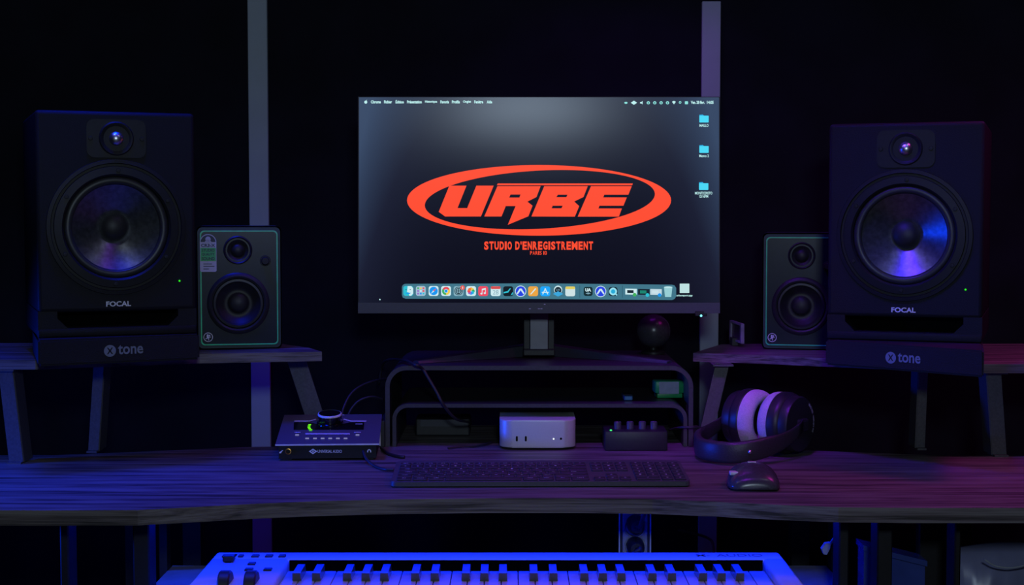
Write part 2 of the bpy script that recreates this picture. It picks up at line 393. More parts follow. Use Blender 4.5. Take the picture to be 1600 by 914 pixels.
SW, SH, SD = .236, .341, .27
def focal(loc, rz, label):
    t = thing('studio_speaker', label, 'speaker', loc, rz, 'large black studio monitors', bake=False)
    hw = SW / 2
    bm = NB()
    box(bm, (-hw, 0, .037), (hw, SD, SH), .006, seg=3); drop_front(bm, (0,)); zc = SH - .1755
    plate(bm, [(-hw + .006, .043), (hw - .006, .043), (hw - .006, SH - .006), (-hw + .006, SH - .006)], [circ(-.001, zc, .0785, 64)], 0, .004)
    box(bm, (-hw, 0, .0), (hw, SD, .013), .003, seg=2)
    box(bm, (-hw, .05, .011), (hw, SD, .039))
    for s in (-1, 1):
        prism(bm, [(s * hw, .011), (s * (hw - .045), .011), (s * (hw - .028), .028), (s * (hw - .028), .039), (s * hw, .039)], 'y', .001, .06)
    obj('cabinet', bm, M_vinyl, t, smooth=30.)
    bm = NB(); box(bm, (-hw + .02, .045, .0125), (hw - .02, .049, .0375)); obj('port_slot', bm, M_hole, t)
    # woofer
    zc = SH - .1755
    bm = NB()
    lathe(bm, [(.104, .001), (.103, -.003), (.0975, -.0038), (.0965, -.001), (.093, -.001), (.092, -.004), (.081, -.005), (.078, -.002), (.077, .004)], (-.001, 0, zc), seg=72)
    for k in range(6):
        a = math.radians(k * 60 + 28)
        lathe(bm, [(.0034, -.0045), (.003, -.0062), (0, -.0065)], (-.001 + .0865 * math.cos(a), 0, zc + .0865 * math.sin(a)), seg=10)
    wf = obj('woofer_frame', bm, M_frame, t, smooth=35.)
    bm = NB(); lathe(bm, [(.0775, .003)] + [(.0715 + .006 * math.cos(a), -.004 * math.sin(a) + .003) for a in [PI * k / 10 for k in range(11)]] + [(.065, .006)], (-.001, 0, zc), seg=72)
    obj('surround', bm, M_surround, wf, smooth=True)
    bm = NB(); lathe(bm, [(.0655, .006), (.055, .0125), (.044, .019), (.033, .0255), (.021, .0325)], (-.001, 0, zc), seg=72)
    obj('cone', bm, M_cone, wf, smooth=True)
    bm = NB(); lathe(bm, [(.0225, .0315), (.021, .028), (.017, .0235), (.011, .0205), (.005, .0192), (0, .0188)], (-.001, 0, zc), seg=48)
    obj('dust_cap', bm, M_cap, wf, smooth=True)
    # tweeter
    zt = SH - .041
    bm = NB(); prism(bm, rrect(0, zt, .088, .058, .012), 'y', -.0015, .004); 
    lathe(bm, [(.026, -.0016), (.024, -.003), (.020, -.0022), (.013, .003)], (0, 0, zt), seg=40)
    for s in (-1, 1): lathe(bm, [(.0035, -.0015), (.003, -.0032), (0, -.0034)], (s * .038, 0, zt), seg=12)
    tp = obj('tweeter_plate', bm, M_frame, t, smooth=35.)
    bm = NB(); lathe(bm, [(.0118, .002), (.0108, -.0018), (.0085, -.0052), (.005, -.0076), (0, -.0085)], (0, 0, zt), seg=32)
    obj('tweeter_dome', bm, M_dome, tp, 'shiny metal dome', smooth=True)
    bm = NB();
    decal(bm, textfit('FOCAL', -.0185, .0445, .0185, .0525, .03), lambda x, y: (x, -.0006, y)); obj('logo_print', bm, M_print, t, 'pale lettering')
    bm = NB(); lathe(bm, [(.0016, .001), (.0014, -.001), (0, -.0014)], (.0925, 0, SH - .259), seg=10)
    obj('power_light', bm, glow((40, 225, 30), 1.3), t, 'green power light')
    return t
p = onZ(186, 524, ZL + HP + .001); focal(p, math.radians(22), 'large black speaker on left shelf, its cone catching pale greyish light')
p = onZ(1411, 532.5, ZR + HP + .001); focal(p, math.radians(-20), 'large black speaker on right shelf with bright blue light across its cone')

# ================================================================== small speakers
def mackie(loc, rz, label, sticker=False):
    t = thing('small_speaker', label, 'speaker', loc, rz, 'small speakers with green outline', bake=False)
    W, H, D = .14, .206, .17
    bm = NB(); prism(bm, rrect(0, H / 2, W, H, .008), 'y', .008, D)
    prism(bm, rrect(0, H / 2, W - .004, H - .004, .008), 'y', .002, .009); drop_front(bm, (.002, .008, .009)); plate(bm, rrect(0, H / 2, W - .004, H - .004, .008), [rrect(0, H / 2, W - .02, H - .02, .006)], .002, .004); obj('cabinet', bm, M_mkedge, t, smooth=30.)
    bm = NB(); plate(bm, rrect(0, H / 2, W - .016, H - .018, .006), [circ(-.002, .077, .0425, 48), circ(-.002, .166, .0175, 32)], -.001, .004); baf = obj('front_panel', bm, M_mk, t, smooth=30.)
    bm = NB();
    decal(bm, fill2d([rrect(0, H / 2, W - .0125, H - .0145, .007), rrect(0, H / 2, W - .0165, H - .0185, .006)]), lambda x, y: (x, -.0012, y))
    r = bmesh.ops.extrude_face_region(bm, geom=bm.faces[:]); bmesh.ops.translate(bm, verts=[v for v in r['geom'] if isinstance(v, bmesh.types.BMVert)], vec=(0, .005, 0))
    obj('green_outline', bm, M_green, t, 'bright green outline')
    zc = .077
    bm = NB(); lathe(bm, [(.052, -.0005), (.050, -.003), (.0455, -.0042), (.043, -.003), (.0425, .001), (.0405, -.0025), (.037, -.003), (.034, .001)], (-.002, 0, zc), seg=56)
    wf = obj('woofer_frame', bm, M_plastic, t, smooth=40.)
    bm = NB(); lathe(bm, [(.0342, .0005), (.027, .007), (.018, .013), (.0165, .010), (.011, .0065), (0, .0052)], (-.002, 0, zc), seg=48); obj('cone', bm, M_cap, wf, smooth=True)
    zt = .166
    bm = NB(); lathe(bm, [(.024, -.001), (.022, -.0025), (.018, .0005), (.0125, .004), (.0115, .003)], (-.002, 0, zt), seg=44); tf = obj('tweeter_horn', bm, M_plastic, t, smooth=40.)
    bm = NB(); lathe(bm, [(.0118, .004), (.009, .0005), (.005, -.0013), (0, -.002)], (-.002, 0, zt), seg=28); obj('tweeter_dome', bm, M_cap, tf, smooth=True)
    bm = NB(); lathe(bm, [(.009, -.001), (.0085, -.0022), (.0065, -.0022), (.0062, -.012), (.0055, -.0132), (0, -.0134)], (.043, 0, .148), seg=28)
    obj('volume_knob', bm, M_rubber, t, smooth=40.)
    # round badge
    bm = NB();fn = lambda x, y: (x, -.0016, y); cx, cy = -.052, .021
    decal(bm, fill2d([circ(cx, cy, .0078, 24), circ(cx, cy, .0067, 24)]), fn)
    poly(bm, circ(cx - .0008, cy + .0032, .0017, 10), fn)
    poly(bm, circ(cx + .0022, cy + .0028, .0014, 10), fn)
    poly(bm, [(cx - .0026, cy + .002), (cx + .0046, cy + .0005), (cx + .004, cy - .0006), (cx + .0018, cy - .0002), (cx + .0012, cy - .0052), (cx + .0002, cy - .0052), (cx + .0002, cy - .0008), (cx - .0012, cy - .0026), (cx - .0045, cy - .0032), (cx - .0045, cy - .002), (cx - .002, cy - .0014)], fn)
    obj('logo_badge', bm, M_print, t, 'pale round badge')
    if sticker:
        fn = lambda x, y: (x, -.0018, y); f2 = lambda x, y: (x, -.0021, y); sx, y0 = -.0505, .130
        bm = NB();
        outline = [(sx - .0135, y0 + .002), (sx - .0115, y0), (sx + .0115, y0), (sx + .0135, y0 + .002)] + circ(sx, y0 + .0495, .0135, 16, a0=0, a1=PI)
        poly(bm, outline, fn, 0)
        poly(bm, [(sx - .0126, y0 + .018), (sx + .0126, y0 + .018), (sx + .0126, y0 + .04), (sx - .0126, y0 + .04)], f2, 1)
        poly(bm, circ(sx, y0 + .0492, .0122, 16, a0=0.05, a1=PI - .05), f2, 2)
        poly(bm, circ(sx, y0 + .0545, .0045, 12), lambda x, y: (x, -.0024, y), 0)
        poly(bm, [(sx - .006, y0 + .0495), (sx + .006, y0 + .0495), (sx + .003, y0 + .053), (sx - .003, y0 + .053)], lambda x, y: (x, -.0024, y), 0)
        f3 = lambda x, y: (x, -.0024, y)
        decal(bm, textfit('CR3-X', sx - .0115, y0 + .0415, sx + .0115, y0 + .0468, .03), f3, 2)
        for k, tx in enumerate(('STUDIO', 'QUALITY', 'SOUND')): decal(bm, textfit(tx, sx - .0105, y0 + .0335 - k * .007, sx + .0105, y0 + .0385 - k * .007, .03), f3, 2)
        for k, (a, b) in enumerate(((-.008, .006), (-.008, .010), (-.008, .001))): poly(bm, [(sx + a, y0 + .0128 - k * .0042), (sx + b, y0 + .0128 - k * .0042), (sx + b, y0 + .014 - k * .0042), (sx + a, y0 + .014 - k * .0042)], f3, 2)
        obj('sticker', bm, None, t, 'arched pale and green product sticker', ms=[mat('sticker_paper', (.6, .58, .66), .5, var=.03), mat('sticker_green', (.05, .6, .14), .5, var=.03), mat('sticker_ink', (.02, .03, .05), .5)])
    return t
p = onZ(375, 545.5, ZL + .0005); mackie(p, math.radians(10.5), 'small speaker with green outline and sticker, beside large left speaker', True)
p = onZ(1253, 546.5, ZR + .0005); mackie(p, math.radians(-10.5), 'small dark speaker with green outline, half behind large right speaker')

# ================================================================== desktop riser
DR = 2.462                                        # its front
riser = thing('desk_riser', 'two-tier dark bent-metal riser carrying the computer monitor', 'monitor riser', (0.04, 2.6, Z0))
def arch(pxl, pxr, pytop, th, rad, y0, y1):
    a = onY(pxl, 650, y0).x; b = onY(pxr, 650, y0).x; zt = onY(840, pytop, y0).z; bm = NB()
    def path(x0, x1, z1, r, n=8):
        P = [(x0, Z0 + .0005)]
        for k in range(n + 1):
            t = PI - PI / 2 * k / n; P.append((x0 + r + r * math.cos(t), z1 - r + r * math.sin(t)))
        for k in range(n + 1):
            t = PI / 2 - PI / 2 * k / n; P.append((x1 - r + r * math.cos(t), z1 - r + r * math.sin(t)))
        return P + [(x1, Z0 + .0005)]
    o = path(a, b, zt, rad); i = path(a + th, b - th, zt - th, rad - th)
    vo = [[bm.verts.new((p[0], y, p[1])) for p in o] for y in (y0, y1)]; vi = [[bm.verts.new((p[0], y, p[1])) for p in i] for y in (y0, y1)]
    for k in range(len(o) - 1):
        bm.faces.new((vo[0][k], vo[0][k + 1], vo[1][k + 1], vo[1][k])); bm.faces.new((vi[0][k], vi[0][k + 1], vi[1][k + 1], vi[1][k]))
        bm.faces.new((vo[0][k], vo[0][k + 1], vi[0][k + 1], vi[0][k])); bm.faces.new((vo[1][k], vo[1][k + 1], vi[1][k + 1], vi[1][k]))
    for k in (0, -1): bm.faces.new((vo[0][k], vo[1][k], vi[1][k], vi[0][k]))
    return bm, zt
bm, ZO = arch(602, 1083, 571.5, .0075, .036, DR, 2.74); obj('outer_tier', bm, M_riser, riser, smooth=30.)
bm, ZI = arch(613, 1074, 631, .0065, .026, DR + .002, 2.70); obj('inner_tier', bm, M_riser, riser, smooth=30.)

# ================================================================== monitor
MY = 2.50; MXC = onY(842, 320, MY).x; RC = 1.8
mon = thing('curved_monitor', 'curved black desktop monitor showing an orange studio logo', 'monitor', onY(842, 555, 2.62).to_3d() * 1)
mon.location.z = ZO; ORG[mon.name] = Vector(mon.location)
def sag(x): return (x - MXC) ** 2 / (2 * RC)
def scr(px, py, lift=0):
    Y = MY
    for _ in range(5):
        p = onY(px, py, Y); Y = MY - sag(p.x) - lift
    return onY(px, py, Y)
class Px:
    """display graphics laid on the curved panel; coordinates across the panel"""
    def __init__(s): s.bm = NB(); s.ms = []
    def m(s, mt):
        if mt not in s.ms: s.ms.append(mt)
        return s.ms.index(mt)
    def add(s, VF, mt, lift):
        V, Fc = VF; b = NB(); vv = [b.verts.new((x, y, 0)) for x, y in V]
        for f in Fc:
            try: b.faces.new([vv[i] for i in f])
            except ValueError: pass
        x0 = min(v[0] for v in V); x1 = max(v[0] for v in V); k = math.floor(x0 / 20) * 20 + 20
        while k < x1:
            bmesh.ops.bisect_plane(b, geom=b.verts[:] + b.edges[:] + b.faces[:], plane_co=(k, 0, 0), plane_no=(1, 0, 0)); k += 20
        vm = {v: s.bm.verts.new(scr(v.co.x, -v.co.y, lift)) for v in b.verts}; mi = s.m(mt)
        for f in b.faces: s.bm.faces.new([vm[v] for v in f.verts]).material_index = mi
        b.free()
    def poly(s, pts, mt, lift=.001, holes=()):
        s.add(fill2d([[(x, -y) for x, y in q] for q in [pts, *holes]]), mt, lift)
    def text(s, tx, x0, yb, x1, yt, mt, bold=.0, lift=.001): s.add(textfit(tx, x0, -yb, x1, -yt, bold), mt, lift)
    def done(s, name, parent, label=None):
       return obj(name, s.bm, None, parent, label, ms=s.ms)
# housing: a curved slab
X0, X1, YT, YB = 559.5, 1125, 151, 489.5
def slab(bm, x0, x1, yt, yb, lf, dp, n=24):
    g = []
    for k in range(n + 1):
        px = x0 + (x1 - x0) * k / n
        a = scr(px, yt, lf); b = scr(px, yb, lf); g.append((a, b, a + Vector((0, dp, 0)), b + Vector((0, dp, 0))))
    vv = [[bm.verts.new(p) for p in q] for q in g]
    for A, B in zip(vv, vv[1:]):
        for i, j in ((0, 1), (1, 3), (3, 2), (2, 0)): bm.faces.new((A[i], A[j], B[j], B[i]))
    for q in (vv[0], vv[-1]): bm.faces.new((q[0], q[1], q[3], q[2]))
bm = NB(); slab(bm, X0, X1, YT, YB, 0, .022); box(bm, (MXC - .16, MY + .01, onY(842, 440, MY).z), (MXC + .16, MY + .055, onY(842, 220, MY).z), .012)
obj('housing', bm, M_back, mon, smooth=30.)
bm = NB(); slab(bm, X0, X1, 473, YB, .0012, .004); bz = obj('lower_bezel', bm, M_bezel, mon, smooth=30.)
# screen, emission stronger towards the side edges and the top
sm, nt, b = pbsdf('display_panel')
tc = nt.nodes.new('ShaderNodeTexCoord'); sp = nt.nodes.new('ShaderNodeSeparateXYZ'); nt.links.new(tc.outputs['Generated'], sp.inputs[0])
def mth(op, a, b_=None, clamp=False):
    n = nt.nodes.new('ShaderNodeMath'); n.operation = op; n.use_clamp = clamp
    for i, v in enumerate((a, b_)):
        if v is None: continue
        if isinstance(v, (int, float)): n.inputs[i].default_value = v
        else: nt.links.new(v, n.inputs[i])
    return n.outputs[0]
dx = mth('ABSOLUTE', mth('SUBTRACT', sp.outputs['X'], .5)); ex = mth('POWER', mth('MULTIPLY', dx, 2), 5)
ez = mth('POWER', sp.outputs['Z'], 1.6)
fx = mth('ADD', mth('MULTIPLY', ex, mth('ADD', .35, mth('MULTIPLY', sp.outputs['Z'], .55))), mth('MULTIPLY', ez, .42), True)
rp = nt.nodes.new('ShaderNodeValToRGB'); rp.color_ramp.elements[0].color = (*s2l((13, 14, 28)), 1); rp.color_ramp.elements[1].color = (*s2l((56, 74, 104)), 1)
k_ = rp.color_ramp.elements.new(.4); k_.color = (*s2l((28, 32, 52)), 1)
nt.links.new(fx, rp.inputs['Fac']); nt.links.new(rp.outputs['Color'], b.inputs['Emission Color'])
b.inputs['Emission Strength'].default_value = .9; b.inputs['Base Color'].default_value = (.003, .003, .004, 1); b.inputs['Roughness'].default_value = .15; b.inputs['Specular IOR Level'].default_value = .07
g = Px(); g.poly([(X0 + 1.5, YT + 1.2), (X1 - 1.5, YT + 1.2), (X1 - 1.5, 473), (X0 + 1.5, 473)], sm, .0006)
screen = g.done('screen', mon, 'lit display with dark blue-grey wallpaper'); screen.data.shade_smooth()
OR = glow((255, 73, 38)); 
g = Px()
th = math.radians(-3)
inner = []
for k in range(96):
    a = 2 * PI * k / 96; u, v = 180 * math.cos(a), 45.5 * math.sin(a)
    inner.append((843.5 + u * math.cos(th) - v * math.sin(th), 312 + u * math.sin(th) + v * math.cos(th)))
g.poly(circ(842.3, 313, 206.3, 96, ry=55.2), OR, .001, holes=[inner]); g.done('logo_ellipse', screen, 'orange ellipse ring')
A = lambda L: [(680 + x / 9.412, 280 + y / 9.412) for x, y in L]
B = lambda L: [(840 + x / 9.412, 280 + y / 9.412) for x, y in L]
g = Px()
g.poly(A([(208, 95), (460, 95), (328, 425), (470, 425), (605, 95), (860, 95), (672, 548), (145, 548), (52, 480)]), OR, .0011)
g.poly(A([(915, 102), (1550, 102), (1490, 262), (1355, 330), (1432, 390), (1370, 545), (1068, 670), (1182, 395), (1038, 395), (975, 548), (722, 548)]), OR, .0011, holes=[A([(1108, 225), (1255, 225), (1238, 270), (1088, 270)])])
g.poly(B([(98, 102), (738, 102), (675, 262), (538, 328), (612, 395), (548, 550), (-91, 548)]), OR, .0011, holes=[B([(298, 228), (440, 228), (422, 265), (275, 265)]), B([(222, 390), (370, 390), (350, 428), (205, 428)])])
g.poly(B([(785, 102), (1385, 102), (1335, 228), (980, 228), (965, 268), (1312, 268), (1262, 390), (910, 390), (895, 430), (1240, 430), (1195, 550), (590, 550)]), OR, .0011)
g.poly(A([(920, 62)]) + B([(1400, 62), (1393, 88)]) + A([(908, 88)]), OR, .0011)
g.done('logo_lettering', screen, 'orange block letters URBE')
g = Px()
for tx, x0_, x1_, yb_, yt_ in (("STUDIO D'ENREGISTREMENT", 756, 927.5, 390.3, 377.2), ('PARIS 10', 828, 855, 398, 392.2)):
    wd_ = [{'I': .52, "'": .4, ' ': .5, 'M': 1.3, '1': .5}.get(ch, 1) for ch in tx]; un_ = (x1_ - x0_) / sum(wd_); x_ = x0_
    for ch, q_ in zip(tx, wd_):
        if ch != ' ': g.text(ch, x_ + .06 * un_, yb_ if ch != "'" else yb_ - (yb_ - yt_) * .62, x_ + q_ * un_ - .1 * un_, yt_, OR, .045 if x0_ < 800 else .015)
        x_ += q_ * un_
g.done('caption_text', screen, 'orange caption under the logo')
CY = glow((190, 240, 240)); CYd = glow((140, 225, 220))
def mark(nm, pts, mt, holes=(), label=None):
    g = Px(); g.poly(pts, mt, holes=holes); g.done(nm, screen, label)
g = Px(); g.poly(circ(571.5, 159.6, 2.4, 12), CY); g.poly([(571.6, 157), (573.4, 155.6), (572.6, 157.4)], CY, .0012); g.done('fruit_icon', screen, 'tiny white apple shape')
for tx, a, b_ in (('Chrome', 579.5, 595), ('Fichier', 600, 612.5), ('Édition', 618, 631), ('Présentation', 636, 659), ('Historique', 664, 683), ('Favoris', 688, 701.5), ('Profils', 706, 718.5), ('Onglet', 723.5, 736), ('Fenêtre', 741, 755), ('Aide', 760.5, 769), ('Ven. 28 févr.', 1079.5, 1101), ('14:05', 1104.5, 1115)):
    o_ = .7 if a > 1000 else 0
    g = Px(); g.text(tx, a, 161.6 + o_, b_, (156.8 if tx[0] != 'É' else 156) + o_, CY, .04); g.done('menu_word', screen)
mark('status_icon', [(985.5, 160.5), (990.5, 157.3), (995.5, 160.5), (990.5, 163.8)], CY)
for x in (978, 1013, 1023, 1033, 1043): mark('status_icon', circ(x, 160.6, 2.6, 14, ry=1.6 if x == 978 else 2.4), CYd, [circ(x, 160.8, 1.1, 8)] if x != 978 else [])
mark('status_icon', [(1000, 159.5), (1002, 159.5), (1004, 157.8), (1004, 163), (1002, 161.5), (1000, 161.5)], CY)
mark('status_icon', [(1050, 159), (1053, 157.6), (1056, 159), (1053, 163)], CY)
mark('status_icon', circ(1062.6, 160, 2, 12), CYd, [circ(1062.6, 160, 1, 8)])
mark('status_icon', rrect(1072.6, 160.6, 5, 4.6, 1), CYd)
FL = glow((70, 215, 245)); FLd = glow((30, 170, 225))
for nm, cx, cy, lines in (('folder_icon', 1100, 185, [('MAILLO', 196, 7)]), ('folder_icon', 1100, 232.5, [('Memo 2', 243.5, 7.5)]), ('folder_icon', 1099.5, 290.5, [('MONTECRISTO', 301.7, 13.5), ('12/16PM', 306.7, 7)])):
    g = Px(); g.poly([(cx - 7.3, cy - 5.6), (cx - 2, cy - 6), (cx, cy - 4.4), (cx + 7.3, cy - 4.2), (cx + 7.3, cy + 5), (cx - 7.3, cy + 5)], FLd, .001)
    g.poly(rrect(cx, cy + 1, 14.6, 10.6, 1), FL, .0013)
    for tx, y, h in lines: g.text(tx, cx - h, y + 2.1, cx + h, y - 2.1, CY, .02)
    g.done(nm, screen, 'small cyan desktop folder')
g = Px(); g.poly(rrect(1069.6, 450.5, 15, 14.6, .6), glow((190, 225, 225))); g.text('urbereport.app', 1057, 464, 1082, 460, CY, .02); g.done('file_icon', screen, 'white square desktop file')
g = Px(); g.poly([(628, 449)] + [(628 + 6 - 6 * math.cos(PI / 2 * k / 5), 449 - 5.5 * math.sin(PI / 2 * k / 5)) for k in range(6)] + [(840, 442.7), (1050, 444.8), (1054, 446), (1056.5, 450), (1056.5, 463), (1054, 467), (1050, 468.8), (840, 467), (634, 466.8), (629.5, 465), (628, 461)], glow((62, 116, 136)), .001)
g.poly([(905.5, 446), (906.3, 446), (906.3, 465), (905.5, 465)], glow((40, 85, 105)), .0012); g.poly([(972, 446), (972.8, 446), (972.8, 465), (972, 465)], glow((40, 85, 105)), .0012)
g.done('dock_bar', screen, 'teal rounded dock strip')
W_ = glow((205, 235, 240)); K = glow((10, 30, 42)); BL = glow((20, 150, 240)); DB = glow((35, 65, 225)); RD = glow((230, 70, 85)); TE = glow((40, 190, 210)); GR = glow((60, 175, 90)); YE = glow((240, 205, 80)); PU = glow((150, 100, 200)); GY = glow((120, 160, 175))
def ic(cx, cy, fn, label):
    g = Px(); fn(g, cx, cy); g.done('dock_icon', screen, label)
def sq(g, cx, cy, mt, s=15.4, r=3.4, l=.0014): g.poly(rrect(cx, cy, s, s, r), mt, l)
L2, L3, L4 = .0017, .002, .0023
def finder(g, x, y): sq(g, x, y, TE); g.poly([(x - 1, y - 7.5), (x + 4.5, y - 7.5), (x + 7.6, y - 4), (x + 7.6, y + 4), (x + 4.5, y + 7.5), (x + 1.5, y + 7.5), (x + .5, y + 2), (x - 2, y + 2)], W_, L2); g.poly([(x - 4.5, y + 3), (x + 4, y + 3), (x + 2.5, y + 4.5), (x - 3, y + 4.5)], BL, L3); g.poly(circ(x + 3, y - 2, .7, 8), K, L3); g.poly(circ(x - 3.5, y - 2, .7, 8), K, L3)
def launch(g, x, y):
    sq(g, x, y, glow((160, 190, 210)))
    for i in range(3):
        for j in range(3): g.poly(rrect(x - 4.2 + 4.2 * i, y - 4.2 + 4.2 * j, 2.8, 2.6, .5), [GR, YE, RD, PU, W_, RD, PU, BL, TE][j * 3 + i], L2)
def safari(g, x, y): sq(g, x, y, W_); g.poly(circ(x, y, 6.6, 24), BL, L2); g.poly([(x + 4.4, y - 4.4), (x + .8, y + .8), (x - .8, y - .8)], RD, L3); g.poly([(x - 4.4, y + 4.4), (x + .8, y + .8), (x - .8, y - .8)], W_, L3)
def wheel(g, x, y):
    sq(g, x, y, W_)
    for k, mt in enumerate((RD, GR, YE)):
        a0 = math.radians(-150 + 120 * k) if k == 0 else math.radians([0, 90, -30][k]); a1 = math.radians([-30, 210, 90][k]) if k else math.radians(-30)
        a0 = math.radians([-150, 90, -30][k]); a1 = math.radians([-30, 210, 90][k])
        g.poly([(x, y)] + circ(x, y, 6.4, 10, a0=a0, a1=a1), mt, L2)
    g.poly(circ(x, y, 3.1, 16), W_, L3); g.poly(circ(x, y, 2.4, 16), BL, L4)
def gear(g, x, y): sq(g, x, y, glow((130, 175, 190))); g.poly(circ(x, y, 6.6, 20), K, L2, holes=[circ(x, y, 5.6, 20)]); g.poly(circ(x, y, 4.6, 16), K, L2, holes=[circ(x, y, 3.4, 16)]); g.poly([(x - .5, y - 4), (x + .5, y - 4), (x + .5, y + 4), (x - .5, y + 4)], K, L3); g.poly([(x - 4, y - .5), (x + 4, y - .5), (x + 4, y + .5), (x - 4, y + .5)], K, L3); g.poly(circ(x + 6.3, y - 5.3, 3.5, 16), glow((235, 85, 75)), L4); g.text('1', x + 5.7, y - 3.5, x + 6.9, y - 7, W_, .05, .0026)
def flower(g, x, y):
    sq(g, x, y, W_)
    for k, mt in enumerate((glow((245, 160, 50)), YE, GR, TE, BL, PU, RD, glow((240, 110, 60)))):
        a = -PI / 2 + k * PI / 4; g.poly(circ(x + 3.3 * math.cos(a), y + 3.3 * math.sin(a), 2.6, 12), mt, L2 + .00005 * k)
def music(g, x, y): sq(g, x, y, glow((238, 72, 96))); g.poly([(x - 2.2, y - 3.6), (x + 4, y - 5), (x + 4, y + 3), (x + 3, y + 3), (x + 3, y - 2.3), (x - 1.2, y - 1.4), (x - 1.2, y + 4), (x - 2.2, y + 4)], W_, L2); g.poly(circ(x - 2.7, y + 4, 1.7, 12, ry=1.4), W_, L3); g.poly(circ(x + 2.5, y + 3.1, 1.7, 12, ry=1.4), W_, L3)
def cal(g, x, y): sq(g, x, y, W_); g.poly(rrect(x, y - 5.4, 15, 4.4, 1.6), glow((215, 75, 75)), L2); g.text('28', x - 4.4, y + 5.2, x + 4.4, y - 1.8, GY, .0, L2)
def daw(g, x, y): sq(g, x, y, glow((6, 20, 30))); g.poly([(x - 7, y + 1.2), (x - 1, y), (x + 3, y - 4.8), (x + 4.2, y - 4), (x, y + 2.2), (x - 7, y + 3.4)], TE, L2); g.poly([(x + 4, y + 6.5), (x + 7, y + 1), (x + 7.4, y + 5)], TE, L2)
def arch_i(g, x, y): g.poly(circ(x, y, 8.8, 28), W_, .0014); g.poly(circ(x, y, 7.8, 28), DB, L2); g.poly([(x - 6, y + 3.2), (x - 1.6, y - 4.2), (x + 1.6, y - 4.2), (x + 6, y + 3.2), (x + 4.6, y + 5), (x, y - 1.6), (x - 4.6, y + 5)], W_, L3)
def pages(g, x, y): sq(g, x, y, glow((235, 165, 62))); g.poly([(x - 4.6, y + 4.6), (x + 3.4, y - 5), (x + 4.8, y - 3.6), (x - 3.2, y + 5)], W_, L2)
def store(g, x, y): sq(g, x, y, glow((20, 165, 250))); g.poly([(x - .2, y - 5), (x + 1.2, y - 4.4), (x - 3.4, y + 5), (x - 4.8, y + 4.6)], W_, L2); g.poly([(x + .2, y - 5), (x - 1.2, y - 4.4), (x + 3.4, y + 5), (x + 4.8, y + 4.6)], W_, L2 + .0001); g.poly(rrect(x, y + 1.6, 11, 1.5, .6), W_, L3)
def disc(g, x, y): g.poly(circ(x, y - 2.5, 6.4, 24), W_, .0014); g.poly(circ(x, y - 1.6, 5.3, 24), K, L2); g.text('LUA', x - 3, y - 1, x + 3, y - 4, GY, .02, L3); g.poly([(x - 8, y + 4), (x, y - .2), (x + 8, y + 4), (x, y + 8.2)], glow((55, 165, 220)), L4)
def notes(g, x, y): sq(g, x, y, glow((205, 225, 228))); g.poly(rrect(x, y - 5.5, 15, 4.2, 1.6), glow((225, 205, 90)), L2)
def ua(g, x, y): sq(g, x, y, glow((8, 38, 42)), 14); g.text('UA', x - 4.6, y + .2, x + 4.6, y - 5, W_, .06, L2); g.poly([(x - 4, y + 3), (x, y + 1.4), (x + 4, y + 3), (x, y + 4.6)], GY, L2)
def qt(g, x, y): sq(g, x, y, K, 13.6); g.poly(circ(x, y, 6, 24), glow((150, 225, 240)), L2); g.poly(circ(x, y, 3.4, 18), glow((35, 170, 215)), L3); g.poly([(x + 2.4, y + 3.4), (x + 4.2, y + 2), (x + 6.6, y + 5.4), (x + 5, y + 6.4)], glow((150, 225, 240)), L3)
def win(c1, c2, bc):
    def f(g, x, y): g.poly([(x - 9, y - 4.6), (x + 9, y - 4.2), (x + 9, y + 5), (x - 9, y + 4.6)], c1, .0014); g.poly([(x - 6, y - 2.4), (x + 4, y - 2.2), (x + 4, y + 2.6), (x - 6, y + 2.4)], c2, L2); g.poly(circ(x + 5.6, y + 5, 2.9, 14), bc, L3)
    return f
def trash(g, x, y): g.poly([(x - 6.6, y - 7.6), (x + 6.6, y - 7.6), (x + 4.8, y + 8), (x - 4.8, y + 8)], glow((150, 205, 212)), .0014); g.poly(circ(x, y - 7.2, 6.6, 20, ry=1.4), glow((185, 228, 232)), L2)
icy = 454.5
for cx, fn, lb_ in ((638, finder, 'blue and white smiling face square'), (657.5, launch, 'grey square with a grid of coloured dots'), (677.5, safari, 'blue compass square'), (697, wheel, 'red, green and yellow ring round a blue dot'), (716.5, gear, 'grey gear square with red badge'), (736, flower, 'white square with a multicolour flower'), (755, music, 'red square with a white note'), (774.5, cal, 'white calendar square reading 28'), (794, daw, 'black square with a teal stroke'), (813.5, arch_i, 'blue disc with a white arch'), (833, pages, 'orange square with a white pen'), (852, store, 'bright blue square with a white letter A'), (872, disc, 'black disc over a blue tile'), (891, notes, 'white square with a yellow top'), (919, ua, 'black square reading UA'), (938.5, arch_i, 'blue disc with a white arch'), (958, qt, 'dark square with a pale blue ring')):
    ic(cx, icy + (cx - 640) * .003, fn, lb_)
ic(986, 455.5, win(W_, K, GR), 'white miniature window'); ic(1006, 456, win(K, glow((20, 130, 110)), TE), 'black miniature window'); ic(1025, 456, win(glow((190, 215, 225)), glow((200, 225, 232)), BL), 'pale miniature window'); ic(1044, 456, trash, 'pale waste basket')
g = Px(); g.poly(circ(593.6, 468, 1.1, 8), CY); g.done('cursor_dot', screen)
g = Px()
for x, y, l in ((828, 482.4, 1.5), (842, 482.4, 1.6), (846, 482.4, 1.6), (851, 475.5, 1.3)): g.poly([(x - l, y - .5), (x + l, y - .5), (x + l, y + .5), (x - l, y + .5)], M_white, .002)
g.done('bezel_print', bz)
bm = NB(); q = scr(1095.5, 493.2, .002); box(bm, (q.x - .01, q.y, q.z - .001), (q.x + .01, q.y + .012, q.z + .008), .001); bb = obj('light_housing', bm, M_back, mon)
